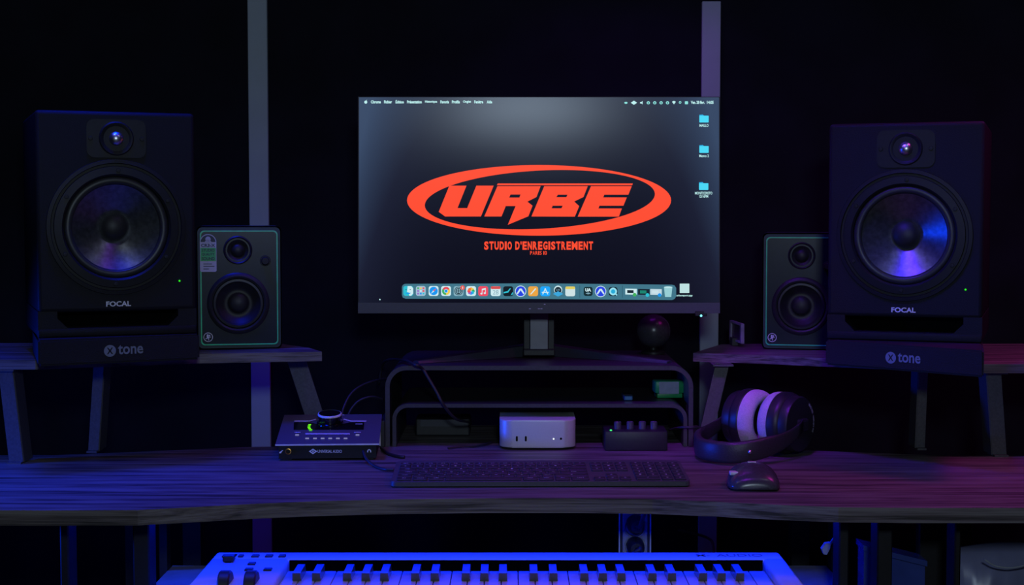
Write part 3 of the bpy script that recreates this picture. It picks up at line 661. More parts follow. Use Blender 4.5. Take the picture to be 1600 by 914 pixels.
bm = NB(); lathe(bm, [(.002, .001), (.0018, -.0012), (0, -.002)], q, seg=10); obj('power_light', bm, glow((120, 245, 250), 2), bb, 'cyan power light')
# stand
nx0, nx1 = onY(828, 520, 2.6).x, onY(856.5, 520, 2.6).x
bm = NB(); box(bm, (nx0, 2.6, ZO + .012), (nx1, 2.612, onY(842, 440, 2.6).z), .001, seg=1); obj('stand_neck', bm, M_neck, mon)
bm = NB()
for s in (-1, 1):
    xa = (nx0 if s < 0 else nx1); box(bm, (min(xa, xa + s * .011), 2.604, ZO + .006), (max(xa, xa + s * .011), 2.63, onY(842, 440, 2.6).z), .001, seg=1)
box(bm, (nx0 - .012, 2.59, ZO + .004), (nx1 + .012, 2.7, ZO + .016), .002)
obj('neck_frame', bm, M_plastic, mon)
hub = Vector(((nx0 + nx1) / 2, 2.66, ZO))
for tx in (650, 1046):
    tip = onZ(tx, 568, ZO); bm = NB(); s = 1 if tx > 842 else -1
    d = (tip - hub).normalized(); n = Vector((-d.y, d.x, 0))
    def q8(c, wd, h): return [c - n * wd, c + n * wd, c + n * wd * .7 + Vector((0, 0, h)), c - n * wd * .7 + Vector((0, 0, h))]
    A_ = [bm.verts.new(v) for v in q8(hub + Vector((0, 0, .0006)), .022, .021)]; B_ = [bm.verts.new(v) for v in q8(tip + Vector((0, 0, .0006)), .009, .004)]
    bm.faces.new(A_[::-1]); bm.faces.new(B_)
    for k in range(4): bm.faces.new((A_[k], A_[(k + 1) % 4], B_[(k + 1) % 4], B_[k]))
    obj('stand_foot', bm, M_bezel, mon)

# ================================================================== things on and in the riser
# ball shaped device behind the stand
c = onY(1021, 517, 2.68)
t = thing('ball_shaped_device', 'dark glossy ball behind the monitor, above the right foot of its stand', 'device', (c.x, c.y, ZO))
bm = NB(); lathe(bm, [(0, -.031)] + [(.031 * math.sin(a), -.031 * math.cos(a)) for a in [PI * k / 16 for k in range(1, 16)]] + [(0, .031)], c, 'z', 32); obj('ball', bm, M_mouse, t, smooth=True)
bm = NB(); lathe(bm, [(0, 0.0005), (.022, .0005), (.022, .004), (.006, .007), (.006, c.z - ZO - .028), (0, c.z - ZO - .028)], (c.x, c.y, ZO), 'z', 24); obj('foot', bm, M_plastic, t, smooth=40.)
# mini computer
DM = 2.4435; p = onZ(840.2, 703.5, Z0)
t = thing('mini_computer', 'small silver aluminium desktop computer with rounded corners, under riser', 'computer', (p.x, p.y, Z0))
S = .127
bm = NB(); box(bm, (0, 0, 0), (1, 1, 1)); bm.clear()
prism(bm, rrect(p.x, p.y + S / 2, S, S, .022, 8), 'z', Z0 + .004, Z0 + .05)
es = [e for e in bm.edges if abs(e.verts[0].co.z - e.verts[1].co.z) < 1e-6]
bmesh.ops.bevel(bm, geom=es, offset=.0022, segments=3, affect='EDGES', profile=.5)
obj('case', bm, M_alu, t, smooth=40.)
bm = NB(); lathe(bm, [(0, .0006), (.048, .0006), (.05, .0045), (0, .0045)], (p.x, p.y + S / 2, Z0), 'z', 40); obj('foot_ring', bm, M_plastic, t)
for px in (807.5, 821.5):
    q = onY(px, 685.5, p.y - .0003); bm = NB(); prism(bm, rrect(q.x, q.z, .0032, .0088, .0015), 'y', p.y - .0004, p.y + .0005); obj('usb_port', bm, M_hole, t)
q = onY(876.5, 685.5, p.y); bm = NB(); lathe(bm, [(.0019, .001), (.0019, -.0004), (0, -.0004)], q, seg=12); obj('headphone_port', bm, M_hole, t)
q = onY(865, 685.7, p.y); bm = NB(); lathe(bm, [(.0011, .001), (.0011, -.0005), (0, -.0005)], q, seg=10); obj('status_light', bm, glow((235, 245, 255), 2), t, 'white status light')
# four-knob box
p = onZ(994, 705, Z0); W2, D2, H2 = .104, .07, .033
t = thing('small_headphone_amplifier', 'small black box with four knobs and green light, right of silver computer', 'amplifier', (p.x, p.y, Z0))
bm = NB(); box(bm, (p.x - W2 / 2, p.y, Z0 + .0005), (p.x + W2 / 2, p.y + D2, Z0 + H2), .0025); obj('case', bm, M_plastic, t, smooth=40.)
for px in (965, 984.5, 1003.5, 1021.5):
    q = onY(px, 668, p.y + .03); bm = NB(); lathe(bm, [(.0062, 0), (.006, .011), (.0052, .0122), (0, .0122)], (q.x, p.y + .03, Z0 + H2), 'z', 20)
    bar(bm, (q.x, p.y + .024, Z0 + H2 + .0125), (q.x, p.y + .03, Z0 + H2 + .0125), .001, .001, (0, 0, 1)); obj('knob', bm, M_kb, t, smooth=40.)
q = onZ(953, 669.5, Z0 + H2); bm = NB(); lathe(bm, [(.0018, 0), (.0016, .0016), (0, .002)], (q.x, p.y + .008, Z0 + H2), 'z', 12); obj('status_light', bm, glow((60, 255, 110), 1.6), t, 'green light')
# green cased device
q = onZ(1047, 622, ZI + .0005)
t = thing('green_cased_device', 'small bright green gadget with pale label on riser inner shelf', 'device', (q.x, q.y, ZI), math.radians(4), bake=False)
bm = NB(); box(bm, (-.026, 0, .0085), (.026, .035, .03), .003); box(bm, (-.022, .002, .0005), (.022, .033, .0085), .001); obj('case', bm, M_greenbox, t, smooth=40.)
bm = NB();poly(bm, rrect(-.002, .0185, .0345, .021, .001), lambda x, y: (x, -.0008, y)); obj('label_sheet', bm, M_label, t, 'pale printed label')
# usb plug
q = onZ(982, 626, ZI + .0005); Pz = ZI + .0046
t = thing('usb_plug', 'blue-tinged metal plug lying on the riser inner shelf', 'plug', (q.x, q.y, ZI))
bm = NB(); box(bm, (q.x - .0075, q.y, Pz - .004), (q.x + .0075, q.y + .014, Pz + .004), .0015); obj('plug_shell', bm, M_usb, t)
bm = NB(); box(bm, (q.x - .009, q.y + .014, Pz - .004), (q.x + .009, q.y + .04, Pz + .005), .002); obj('plug_grip', bm, M_plastic, t)
# power adapter inside the riser
q = onZ(690, 682, Z0)
t = thing('power_adapter', 'flat dark adapter with grey top plate, inside riser left of silver computer', 'adapter', (q.x, q.y, Z0))
bm = NB(); box(bm, (q.x - .046, q.y, Z0 + .0005), (q.x + .05, q.y + .07, Z0 + .031), .003); obj('case', bm, M_plastic, t)
bm = NB(); box(bm, (q.x - .037, q.y - .0012, Z0 + .018), (q.x + .046, q.y + .001, Z0 + .03)); obj('face_plate', bm, M_bezel, t)

# ================================================================== audio interface
a0 = onZ(433, 720.5, Z0); a1 = onZ(590, 720, Z0); W3 = .16; ang = math.radians(3.2)
ce = Vector(((a0.x + a1.x) / 2, (a0.y + a1.y) / 2, Z0))
UI = thing('audio_interface', 'low wedge-shaped audio interface with big round knob and green meter', 'audio interface', ce, ang, bake=False)
D3 = .15; hF, hB = .026, .053
bm = NB(); prism(bm, [(.004, .0035), (D3 - .004, .0035), (D3 - .004, hB - .002), (.004, hF - .001)], 'x', -W3 / 2 + .003, W3 / 2 - .003); obj('case', bm, M_frame, UI)
bm = NB(); prism(bm, [(0, hF - .001), (D3, hB - .001), (D3, hB + .001), (0, hF + .001)], 'x', -W3 / 2 - .002, W3 / 2 + .002); obj('top_plate', bm, M_ua, UI, 'blue-lit brushed metal top')
bm = NB(); box(bm, (-W3 / 2 - .002, -.0007, hF - .001), (W3 / 2 + .002, .0002, hF + .0013)); obj('front_edge', bm, M_uaedge, UI, 'bright metal edge')
for s in (-1, 1):
    bm = NB(); box(bm, (s * .065 - .008, .01, .0006), (s * .065 + .008, D3 - .01, .0036)); obj('foot', bm, M_rubber, UI)
RM = Matrix.Translation(ce) @ Matrix.Rotation(ang, 4, 'Z'); RI = RM.inverted()
sl = (hB - hF) / D3; nrm = (RM.to_3x3() @ Vector((0, -sl, 1))).normalized(); po = RM @ Vector((0, 0, hF + .001))
def top(px, py, lift=.0004):
    r = ray(px, py); t_ = (po - CAM).dot(nrm) / r.dot(nrm); return RI @ (CAM + r * t_ + nrm * lift)
g_ = lambda x, y: (430 + x / 9.412, 640 + y / 9.412)
def pl(bm, L, lift=.0004, mi=0):
    V, Fc = fill2d([[g_(*q) for q in L]]); vv = [bm.verts.new(top(x, y, lift)) for x, y in V]
    for f in Fc: bm.faces.new([vv[i] for i in f]).material_index = mi
bm = NB();pl(bm, [(275, 190), (520, 190), (620, 215), (980, 215), (1100, 190), (1310, 190), (1300, 298), (270, 298)]); obj('display_glass', bm, M_glossblk, UI, 'black glossy display window')
for L in ([(285, 165), (500, 165), (600, 142), (605, 152), (505, 182), (280, 182)], [(1010, 138), (1120, 166), (1340, 166), (1342, 183), (1110, 183), (1000, 150)], [(445, 352), (1095, 352), (1100, 370), (440, 370)]):
    bm = NB(); pl(bm, L, .0007); obj('trim_line', bm, M_white, UI, 'pale trim line')
for x, y in [(x, 427) for x in (470, 585, 697, 809, 922, 1035)] + [(322, 377), (1210, 377)]:
    bm = NB(); pl(bm, [(x - 26, y - 7), (x + 26, y - 7), (x + 28, y + 7), (x - 28, y + 7)], .0007); obj('button', bm, glow((150, 150, 215), .8), UI, 'pale backlit button')
for x, y, a_, b_ in ((322, 341, 38, 50), (1210, 341, 50, 50), (1232, 218, 52, 52), (645, 86, 16, 16), (1002, 86, 16, 16)):
    bm = NB(); pl(bm, [(x - a_, y - 5), (x + b_, y - 5), (x + b_, y + 5), (x - a_, y + 5)], .0009); obj('caption_mark', bm, M_white, UI, 'pale printed mark')
bm = NB();
for x, y, wd in ((507, 228, 20), (498, 247, 20), (497, 267, 20), (506, 287, 20), (524, 305, 20)): pl(bm, [(x - wd, y - 4), (x + wd, y - 8), (x + wd, y + 4), (x - wd, y + 8)], .0009)
obj('level_meter', bm, glow((110, 255, 20), 1.2), UI, 'bright green meter segments')
kc = top(*g_(805, 205), 0); ym = Matrix.Translation(kc) @ Matrix.Rotation(math.atan(sl), 4, 'X')
bm = NB(); lathe(bm, [(.022, 0), (.0215, .003), (.0198, .004), (.0195, .0165), (.0185, .0178), (0, .0182)], (0, 0, 0), 'z', 44); bmesh.ops.transform(bm, matrix=ym, verts=bm.verts[:]); kb_ = obj('volume_knob', bm, M_glossblk, UI, 'large glossy black knob', smooth=35.)
bm = NB(); lathe(bm, [(.0197, .0150), (.0200, .0165), (.0192, .018), (.0180, .0184)], (0, 0, 0), 'z', 44); bmesh.ops.transform(bm, matrix=ym, verts=bm.verts[:]); obj('knob_rim', bm, M_uaedge, kb_, smooth=True)
fn = lambda x, y: RI @ (onY(x, y, ce.y) * 1) 
def fr(px, py, lift=.0045):
    # front face of the case, local y = .004
    n_ = RM.to_3x3() @ Vector((0, -1, 0)); o_ = RM @ Vector((0, .004, 0)); r = ray(px, py); t_ = (o_ - CAM).dot(n_) / r.dot(n_); q = RI @ (CAM + r * t_); return (q.x, .0036, q.z)
h_ = lambda x, y: (430 + x / 9.412, 640 + y / 9.412)
def fl(bm, L, mi=0, holes=()):
    V, Fc = fill2d([[h_(*q) for q in P] for P in (L, *holes)]); vv = [bm.verts.new(fr(x, y)) for x, y in V]
    for f in Fc: bm.faces.new([vv[i] for i in f]).material_index = mi
bm = NB();
fl(bm, [(495, 613), (555, 573), (620, 613), (555, 655)], holes=[[(525, 613), (555, 592), (588, 613), (555, 636)]]); fl(bm, circ(556, 613, 12, 12))
V, Fc = textfit('UNIVERSAL AUDIO', *h_(625, 635), *h_(980, 590), .01); vv = [bm.verts.new(fr(x, y)) for x, y in V]
for f in Fc: bm.faces.new([vv[i] for i in f])
fl(bm, [(1352, 628), (1352, 605), (1365, 586), (1385, 580), (1405, 590), (1412, 606), (1412, 628), (1396, 628), (1396, 606), (1382, 594), (1368, 606), (1368, 628)])
fl(bm, [(60, 638), (62, 622), (85, 612), (110, 592), (118, 598), (95, 622), (88, 638), (70, 644)])
obj('front_print', bm, M_print, UI, 'pale maker logo and lettering')
q = fr(*h_(192, 613)); bm = NB(); lathe(bm, [(.0048, .001), (.0048, -.0016), (.0036, -.0018), (.0032, 0)], (q[0], .0036, q[2]), seg=24); obj('guitar_jack', bm, M_gold, UI, 'gold-rimmed jack', smooth=40.)
# slim upright box beside it
q = onZ(597, 699, Z0)
t = thing('slim_drive', 'thin upright drive edge between the audio interface and the riser', 'drive', (q.x, q.y, Z0))
bm = NB(); box(bm, (q.x - .0045, q.y, Z0 + .0005), (q.x + .0045, q.y + .09, Z0 + .045), .001); obj('case', bm, M_plastic, t)
bm = NB(); box(bm, (q.x - .0045, q.y - .001, Z0 + .003), (q.x - .0025, q.y + .0005, Z0 + .044)); obj('edge_strip', bm, M_uaedge, t, 'bright metal edge')

# ================================================================== keyboard
ka = onZ(612, 763, Z0); kz = onZ(1077, 760.5, Z0); ang = math.atan2(kz.y - ka.y, kz.x - ka.x); KW = .43; KD = .132
kc = (ka + kz) / 2
KB = thing('computer_keyboard', 'slim dark full-size computer keyboard lying at the front of the desk', 'keyboard', (kc.x, kc.y, Z0), ang * .5, bake=False)
kh = lambda y: .0085 + .0085 * y / KD
bm = NB(); prism(bm, rrect(0, KD / 2, KW, KD, .008), 'z', .002, .008)
for v in bm.verts:
    if v.co.z > .005: v.co.z = kh(v.co.y)
es = [e for e in bm.edges if e.verts[0].co.z > .006 and e.verts[1].co.z > .006]
bmesh.ops.bevel(bm, geom=es, offset=.001, segments=2, affect='EDGES'); obj('base_plate', bm, M_kb, KB, smooth=40.)
for s in (-1, 1):
    for yy in (.004, .115): bm = NB(); box(bm, (s * .18 - .015, yy, .0006), (s * .18 + .015, yy + .008, .0025)); obj('foot', bm, M_rubber, KB)
u = .01865; rows = [(0.0062, .0155), (.0247, .0155), (.0432, .0155), (.0617, .0155), (.0802, .0155), (.0987, .0125)]
def keyset():
    out = []
    def row(j, ws, x0=0):
        x = x0
        for w_ in ws:
            if w_ > 0: out.append((x, w_, j))
            x += abs(w_)
    row(5, [1] * 15); row(4, [1] * 13 + [2]); row(3, [1.5] + [1] * 12 + [1.5]); row(2, [1.75] + [1] * 11 + [2.25]); row(1, [1.25] + [1] * 11 + [2.75]); row(0, [1.25, 1.25, 1.25, 6.0, 1.25, 1.25, 1.25, 1.5])
    for j in (5, 4, 3): row(j, [1, 1, 1], 15.25)
    row(1, [-1, 1], 15.25); row(0, [1, 1, 1], 15.25)
    for j in (5, 4, 3, 2, 1): row(j, [1, 1, 1, 1], 18.5)
    row(0, [2, 1, 1], 18.5)
    return out
legs = {5: ['esc', 'F1', 'F2', 'F3', 'F4', 'F5', 'F6', 'F7', 'F8', 'F9', 'F10', 'F11', 'F12', 'o', 'o'], 4: ['@', '&', 'é', '"', "'", '(', '§', 'è', '!', 'ç', 'à', ')', '-', '<-'], 3: ['tab', *'AZERTYUIOP', '^', '$', ''], 2: ['caps', *'QSDFGHJKLM', 'ù', 'ret'], 1: ['maj', '<', *'WXCVBN', ',', ';', ':', 'maj'], 0: ['fn', 'ctrl', 'alt', '', 'cmd', 'alt', 'fn', 'ctrl']}
cache = {}; cnt = {}; lb = NB();x00 = -KW / 2 + .0065
for (x, w_, j) in keyset():
    y0, dp = rows[j]; key = (w_, dp)
    if key not in cache:
        bm = NB(); ww = w_ * u - .0028; box(bm, (0, 0, 0), (ww, dp - .0002, .0022), .0007, seg=1)
        cache[key] = None; ob = obj('keycap', bm, M_key, KB); cache[key] = ob
    else:
        ob = bpy.data.objects.new('keycap', cache[key].data); C.objects.link(ob); ob.parent = KB
    X = x00 + x * u + .0014
    ob.location = (X, y0, kh(y0)); ob.rotation_euler = (math.atan(.0085 / KD), 0, 0)
    i = cnt.get(j, 0); cnt[j] = i + 1
    tx = legs.get(j, [])[i] if i < len(legs.get(j, [])) else 'o789456123'[(i + 3 * j) % 10]
    if tx:
        wt = min(.0022 * len(tx), w_ * u * .5); cx = X + w_ * u / 2 - .0014
        hh = .0034 if dp > .014 else .0028; ym_ = y0 + dp * .5
        decal(lb, textfit(tx, cx - wt / 2 - .0004, ym_ - hh / 2, cx + wt / 2 + .0004, ym_ + hh / 2), lambda a, b: (a, b, kh(b) + .0025))
obj('key_legends', lb, M_print, KB, 'pale printed key legends')

# ================================================================== mouse
q = onZ(1180.5, 768, Z0)
MS = thing('computer_mouse', 'dark sculpted wireless mouse at right of the keyboard', 'mouse', (q.x, q.y, Z0), math.radians(-4), bake=False)
bm = NB(); rings = []
st = [(-.001, .020, .022, .006), (.001, .030, .030, .012), (.006, .0345, .0335, .0175), (.018, .0372, .0362, .0235), (.035, .0378, .0365, .028), (.052, .0365, .0355, .0298), (.07, .034, .0335, .029), (.088, .031, .031, .0245), (.1, .0275, .027, .018), (.106, .018, .018, .010)]
for y, hl, hr, h in st:
    r = []
    for k in range(24):
        a = 2 * PI * k / 24; c, s = math.cos(a), math.sin(a); e = .78
        xx = (hr if c > 0 else hl) * (abs(c) ** e) * (1 if c > 0 else -1)
        zz = .0025 + (h * (abs(s) ** .8) if s > 0 else 0)
        if c < 0 and s > 0: zz *= 1 - .10 * abs(c)
        r.append(bm.verts.new((xx, y, zz if s > 0 else .0025)))
    rings.append(r)
for A_, B_ in zip(rings, rings[1:]):
    for k in range(24): bm.faces.new((A_[k], A_[(k + 1) % 24], B_[(k + 1) % 24], B_[k]))
bm.faces.new(rings[0][::-1]); bm.faces.new(rings[-1]); obj('shell', bm, M_mouse, MS, smooth=True)
bm = NB(); prism(bm, rrect(0, .053, .062, .094, .022), 'z', .0006, .004); obj('base', bm, M_rubber, MS)
bm = NB(); box(bm, (-.0345, .022, .0185), (-.0215, .036, .0235), .0015); obj('thumb_button', bm, M_uaedge, MS, 'bright side button')
bm = NB(); lathe(bm, [(0, -.003), (.0075, -.003), (.0083, -.0015), (.0083, .0015), (.0075, .003), (0, .003)], (0, .085, .0225), 'x', 24); obj('scroll_wheel', bm, M_rubber, MS)
bm = NB(); box(bm, (-.006, .056, .0318), (.006, .060, .0328)); obj('logo_print', bm, M_print, MS)

# ================================================================== headphones
hc = onZ(1199, 706, Z0 + .0006); TH = math.radians(42)
HPH = thing('headphones', 'black over-ear headphones with grey velour cushions lying at right of desk', 'headphones', (hc.x, hc.y, Z0 + .0006), -TH, bake=False)
# local: x = axis between the cups (towards the camera side cup), -y = towards the top of the headband
rc = .0505; zc = rc + .001
def cup(s):
    bm = NB(); x = s * .023
    lathe(bm, [(0.046, 0), (.0505, s * .006), (.0505, s * .016), (.049, s * .021), (.0455, s * .024), (.0455, s * .035), (.0435, s * .039), (.02, s * .042), (0, s * .0425)], (x, 0, zc), 'x', 48)
    cp = obj('ear_cup', bm, M_hp, HPH, smooth=35.)
    bm = NB(); prof = [(.050 - .0125 + .0125 * math.cos(a), s * (-.010 * math.sin(a))) for a in [PI * k / 10 - 0 for k in range(11)]]
    prof = [(.0495, s * .004)] + [(.0375 + .0125 * math.cos(a), -s * (.018 * math.sin(a))) for a in [PI * k / 12 for k in range(13)]] + [(.0265, s * .004)]
    lathe(bm, prof, (x, 0, zc), 'x', 48); obj('ear_cushion', bm, M_cush, cp, 'grey velour ear cushion', smooth=True)
    bm = NB(); lathe(bm, [(.027, 0), (0, 0)], (x + s * .002, 0, zc), 'x', 32); obj('driver_cloth', bm, M_rubber, cp)
    return cp
cr = cup(1); cl = cup(-1)
# lettering round the rim of the near cup
V, Fc = textfit('DT 770 PRO   250 OHM', 0, -.5, 1, .5, .02)
bm = NB()
# on the outer flank, an arc just inside the rim, facing outward
vv = []
for x, y in V:
    a = math.radians(-25 + 80 * x)
    r = .0375 + y * .0050
    vv.append(bm.verts.new((.023 + .0401 + (.0435 - r) * .15, r * math.cos(a), zc + r * math.sin(a))))
for f in Fc: bm.faces.new([vv[i] for i in f])
obj('rim_lettering', bm, M_white, cr, 'white lettering on the cup rim')
# headband
def bandpt(t):           # t 0..1 from near cup to far cup
    a = -PI / 2 + PI * t
    c_ = max(0, math.cos(a)); return Vector((.072 * -math.sin(a) * (1 + .15 * c_), -.012 - .14 * c_ ** .8, 0))
N = 40; bm = NB(); rings = []
for k in range(N + 1):
    t_ = k / N; p_ = bandpt(t_); d = (bandpt(min(1, t_ + .01)) - bandpt(max(0, t_ - .01))).normalized(); n = Vector((-d.y, d.x, 0))
    mid = math.sin(PI * t_); hgt = .010 + .007 * min(1, mid * 1.6); zz = zc + (hgt + .001 - zc) * mid ** .6; thk = .0025 + .004 * min(1, max(0, mid - .35) * 3)
    zz = max(zz, hgt + .002)
    r = []
    for a_ in range(12):
        an = 2 * PI * a_ / 12; c, s = math.cos(an), math.sin(an)
        r.append(bm.verts.new(p_ + n * thk * (abs(c) ** .6) * (1 if c > 0 else -1) + Vector((0, 0, zz + hgt * (abs(s) ** .6) * (1 if s > 0 else -1)))))
    rings.append(r)
for A_, B_ in zip(rings, rings[1:]):
    for k in range(12): bm.faces.new((A_[k], A_[(k + 1) % 12], B_[(k + 1) % 12], B_[k]))
bm.faces.new(rings[0][::-1]); bm.faces.new(rings[-1]); hb = obj('headband', bm, M_hpband, HPH, smooth=True)
for s in (-1, 1):
    bm = NB(); box(bm, (min(s * .060, s * .074), -.016, zc - .010), (max(s * .060, s * .074), .008, zc + .010), .004); obj('yoke', bm, M_hp, HPH)
for t_ in (.13, .3):
    p_ = bandpt(t_); mid = math.sin(PI * t_); d = (bandpt(t_ + .01) - bandpt(t_ - .01)).normalized(); n = Vector((-d.y, d.x, 0))
    for sg in (1, -1):
        if (n * sg).dot(Vector((math.sin(TH) * -1, -1, 0))) > 0:
            c = p_ + n * sg * (.0048 + .003 * (t_ > .2)) + Vector((0, 0, zc + (.018 - zc) * mid ** .6)); bm = NB(); bmesh.ops.create_uvsphere(bm, u_segments=12, v_segments=8, radius=.0032)
            bmesh.ops.translate(bm, verts=bm.verts[:], vec=c); obj('stud', bm, M_dome, hb, 'shiny metal stud', smooth=True)

# ================================================================== midi keyboard
ZK = CAM.z - .49; yb = onZ(780, 862, ZK).y; ML = onZ(338, 862, ZK).x; MR = onZ(1218, 862, ZK).x
MK = thing('midi_keyboard', 'white 49-key music keyboard lit bright blue on the pull-out tray', 'music keyboard', ((ML + MR) / 2, yb, ZT))
yf = yb - .2
kxl = onZ(452, 875, ZK).x; kxr = onZ(1192, 875, ZK).x; ybar = onZ(780, 874.5, ZK).y
bm = NB()
box(bm, (ML, ybar, ZT + .004), (MR, yb, ZK), .006, seg=3)
box(bm, (ML, yf, ZT + .004), (kxl, ybar + .012, ZK), .006, seg=3)
box(bm, (kxr, yf, ZT + .004), (MR, ybar + .012, ZK), .006, seg=3)
box(bm, (kxl - .01, yf, ZT + .004), (kxr + .01, ybar, ZT + .02))
case = obj('case', bm, M_midi, MK, 'white plastic case', smooth=40.)
bm = NB(); box(bm, (kxl, ybar - .03, ZK - .03), (kxr, ybar + .0005, ZK - .022)); box(bm, (kxl, ybar - .0012, ZK - .03), (kxr, ybar - .0002, ZK - .0005)); obj('key_well_shade', bm, M_hole, MK)  # black panels stand in for the shade behind the keys
for x in (ML + .08, MR - .08):
    bm = NB(); box(bm, (x - .02, yf + .01, ZT + .0006), (x + .02, yb - .01, ZT + .0045)); obj('foot', bm, M_rubber, MK)
zk = CAM.z - .5; ykb = onZ(780, 892, zk).y; NW = 29; pitch = (kxr - kxl - .002) / NW
k0 = None
for i in range(NW):
    if k0 is None:
        bm = NB(); box(bm, (.0005, 0, -.012), (pitch - .0005, ykb - yf - .006, 0), .0012, seg=2); k0 = obj('white_key', bm, M_wkey, MK, smooth=40.); o_ = k0
    else:
        o_ = bpy.data.objects.new('white_key', k0.data); C.objects.link(o_); o_.parent = MK
    o_.location = (kxl + .001 + pitch * i, yf + .006, zk); 
    ORG[o_.name] = Vector((0, 0, 0))
# mesh of key was shifted by the thing's origin; undo by moving objects into the thing's frame
k0.data.transform(Matrix.Translation(ORG[MK.name]))
for o_ in [c_ for c_ in MK.children if c_.name.startswith('white_key')]: o_.location = Vector(o_.location) - ORG[MK.name]
b0 = None; yb1 = onZ(780, 881.5, zk + .012).y; yb0 = onZ(780, 895, zk + .012).y; yb00 = onZ(780, 907.5, zk).y
for i in range(NW - 1):
    if i % 7 in (2, 6): continue
    x = kxl + .001 + pitch * (i + 1) + {0: -.0018, 1: .0018, 3: -.0022, 4: 0, 5: .0022}[i % 7]
    if b0 is None:
        bm = NB(); hw = .0062
        prism(bm, [(0, -.001), (yb1 - yb00, -.001), (yb1 - yb00, .012), (yb0 - yb00, .012), (yb0 - yb00 - .002, .0112)], 'x', -hw, hw)
        for v in bm.verts:
            if v.co.z > .005: v.co.x *= .84
        b0 = obj('black_key', bm, M_bkey, MK); b0.data.transform(Matrix.Translation(ORG[MK.name])); o_ = b0
    else:
        o_ = bpy.data.objects.new('black_key', b0.data); C.objects.link(o_); o_.parent = MK
    o_.location = Vector((x, yb00, zk)) - ORG[MK.name]
for px, py, wd in ((351.5, 869.5, 8), (376.5, 869.5, 8), (399, 869.5, 12), (420.5, 869.5, 12), (441, 869.5, 11), (393.5, 881.5, 12), (389, 890.5, 13), (418.5, 890.5, 13)):
    q = onZ(px, py, ZK); bm = NB(); ww = wd * q.y / F / 2; box(bm, (q.x - ww, q.y - .006, ZK - .001), (q.x + ww, q.y + .006, ZK + .0022), .0008, seg=1); obj('button', bm, M_plastic, MK)
q = onZ(362, 872, ZK); bm = NB(); prism(bm, [(q.x - .004, q.y + .022), (q.x + .004, q.y + .022), (q.x + .004, q.y - .028), (q.x - .004, q.y - .028)], 'z', ZK - .001, ZK + .0006); obj('fader_slot', bm, M_hole, MK)
bm = NB(); box(bm, (q.x - .008, q.y - .028, ZK + .0005), (q.x + .008, q.y - .012, ZK + .009), .002); obj('fader_cap', bm, M_plastic, MK)
for px in (356.5, 397):
    q = onZ(px, 903, ZK); bm = NB(); lathe(bm, [(0, -.008), (.019, -.008), (.021, -.006), (.021, .006), (.019, .008), (0, .008)], (q.x, q.y - .02, ZK - .006), 'x', 28); obj('control_wheel', bm, M_plastic, MK, smooth=40.)
bm = NB();
for tx, a, b_ in (('M-', 1089, 1108), ('AUDIO', 1120, 1190)): 
    p0 = onZ(a, 870, ZK); p1 = onZ(b_, 866, ZK); decal(bm, textfit(tx, p0.x, p0.y, p1.x, p1.y, .01), lambda x, y: (x, y, ZK + .0005))
obj('logo_print', bm, mat('grey_case_print', (.2, .2, .24), .5), MK, 'grey maker lettering')

# ================================================================== small items under the desk
q0 = onY(967, 840, 2.27); q1 = onY(1017.5, 840, 2.27); xm = (q0.x + q1.x) / 2
t = thing('power_strip', 'pale upright power strip with round sockets standing behind the music keyboard', 'power strip', (xm, 2.27, ZT))
bm = NB(); box(bm, (q0.x, 2.275, ZT + .0005), (q1.x, 2.305, Z0 - .024), .002); obj('housing', bm, M_plastic, t)
bm = NB(); box(bm, (q0.x + .006, 2.271, ZT + .001), (q1.x - .006, 2.276, Z0 - .028), .001); obj('face', bm, M_socket, t, 'pale grey front')
for s in (q0.x, q1.x - .002): bm = NB(); box(bm, (s, 2.272, ZT + .001), (s + .002, 2.276, Z0 - .028)); obj('edge_rail', bm, M_alu, t, 'bright metal edge')
for py in (823, 855):
    q = onY(992, py, 2.27); bm = NB(); lathe(bm, [(.0185, 0), (.0175, -.001), (.0165, 0), (.0160, .0004), (0, .0004)], (xm, 2.2705, q.z), 'y', 32); so = obj('socket', bm, M_socket, t, smooth=30.)
    bm = NB()
    for s in (-1, 1): lathe(bm, [(.0025, 0), (0, 0)], (xm + s * .0085, 2.2702, q.z), 'y', 10)
    lathe(bm, [(.0152, .0), (.0145, 0)], (xm, 2.2702, q.z), 'y', 32); obj('socket_holes', bm, M_hole, so)
q = onY(991, 822, 2.25); q2 = onY(996, 856, 2.25)
for nm, dn, qq, lab in (('power_plug', 1, q, 'black plug in the upper visible socket of the power strip'), ('power_plug', -1, q2, 'black plug in the lower socket, half hidden behind the music keyboard')):
    t = thing(nm, lab, 'plug', (xm, 2.268, qq.z), group='plugs in the power strip')
    bm = NB(); lathe(bm, [(0, -.03), (.009, -.03), (.0135, -.02), (.014, 0), (0, 0)], (xm, 2.269, qq.z), 'y', 20); obj('plug_body', bm, M_plastic, t, smooth=40.)
    bm = NB(); tube(bm, [(xm, 2.24, qq.z), (xm + .004, 2.225, qq.z + .004), (xm + .012 * dn, 2.228, qq.z + (.03 if dn > 0 else -.008)), (xm + .026 * dn, 2.235, qq.z + (.055 if dn > 0 else -.022))], .0035); obj('plug_cord', bm, M_cable, t, smooth=True)
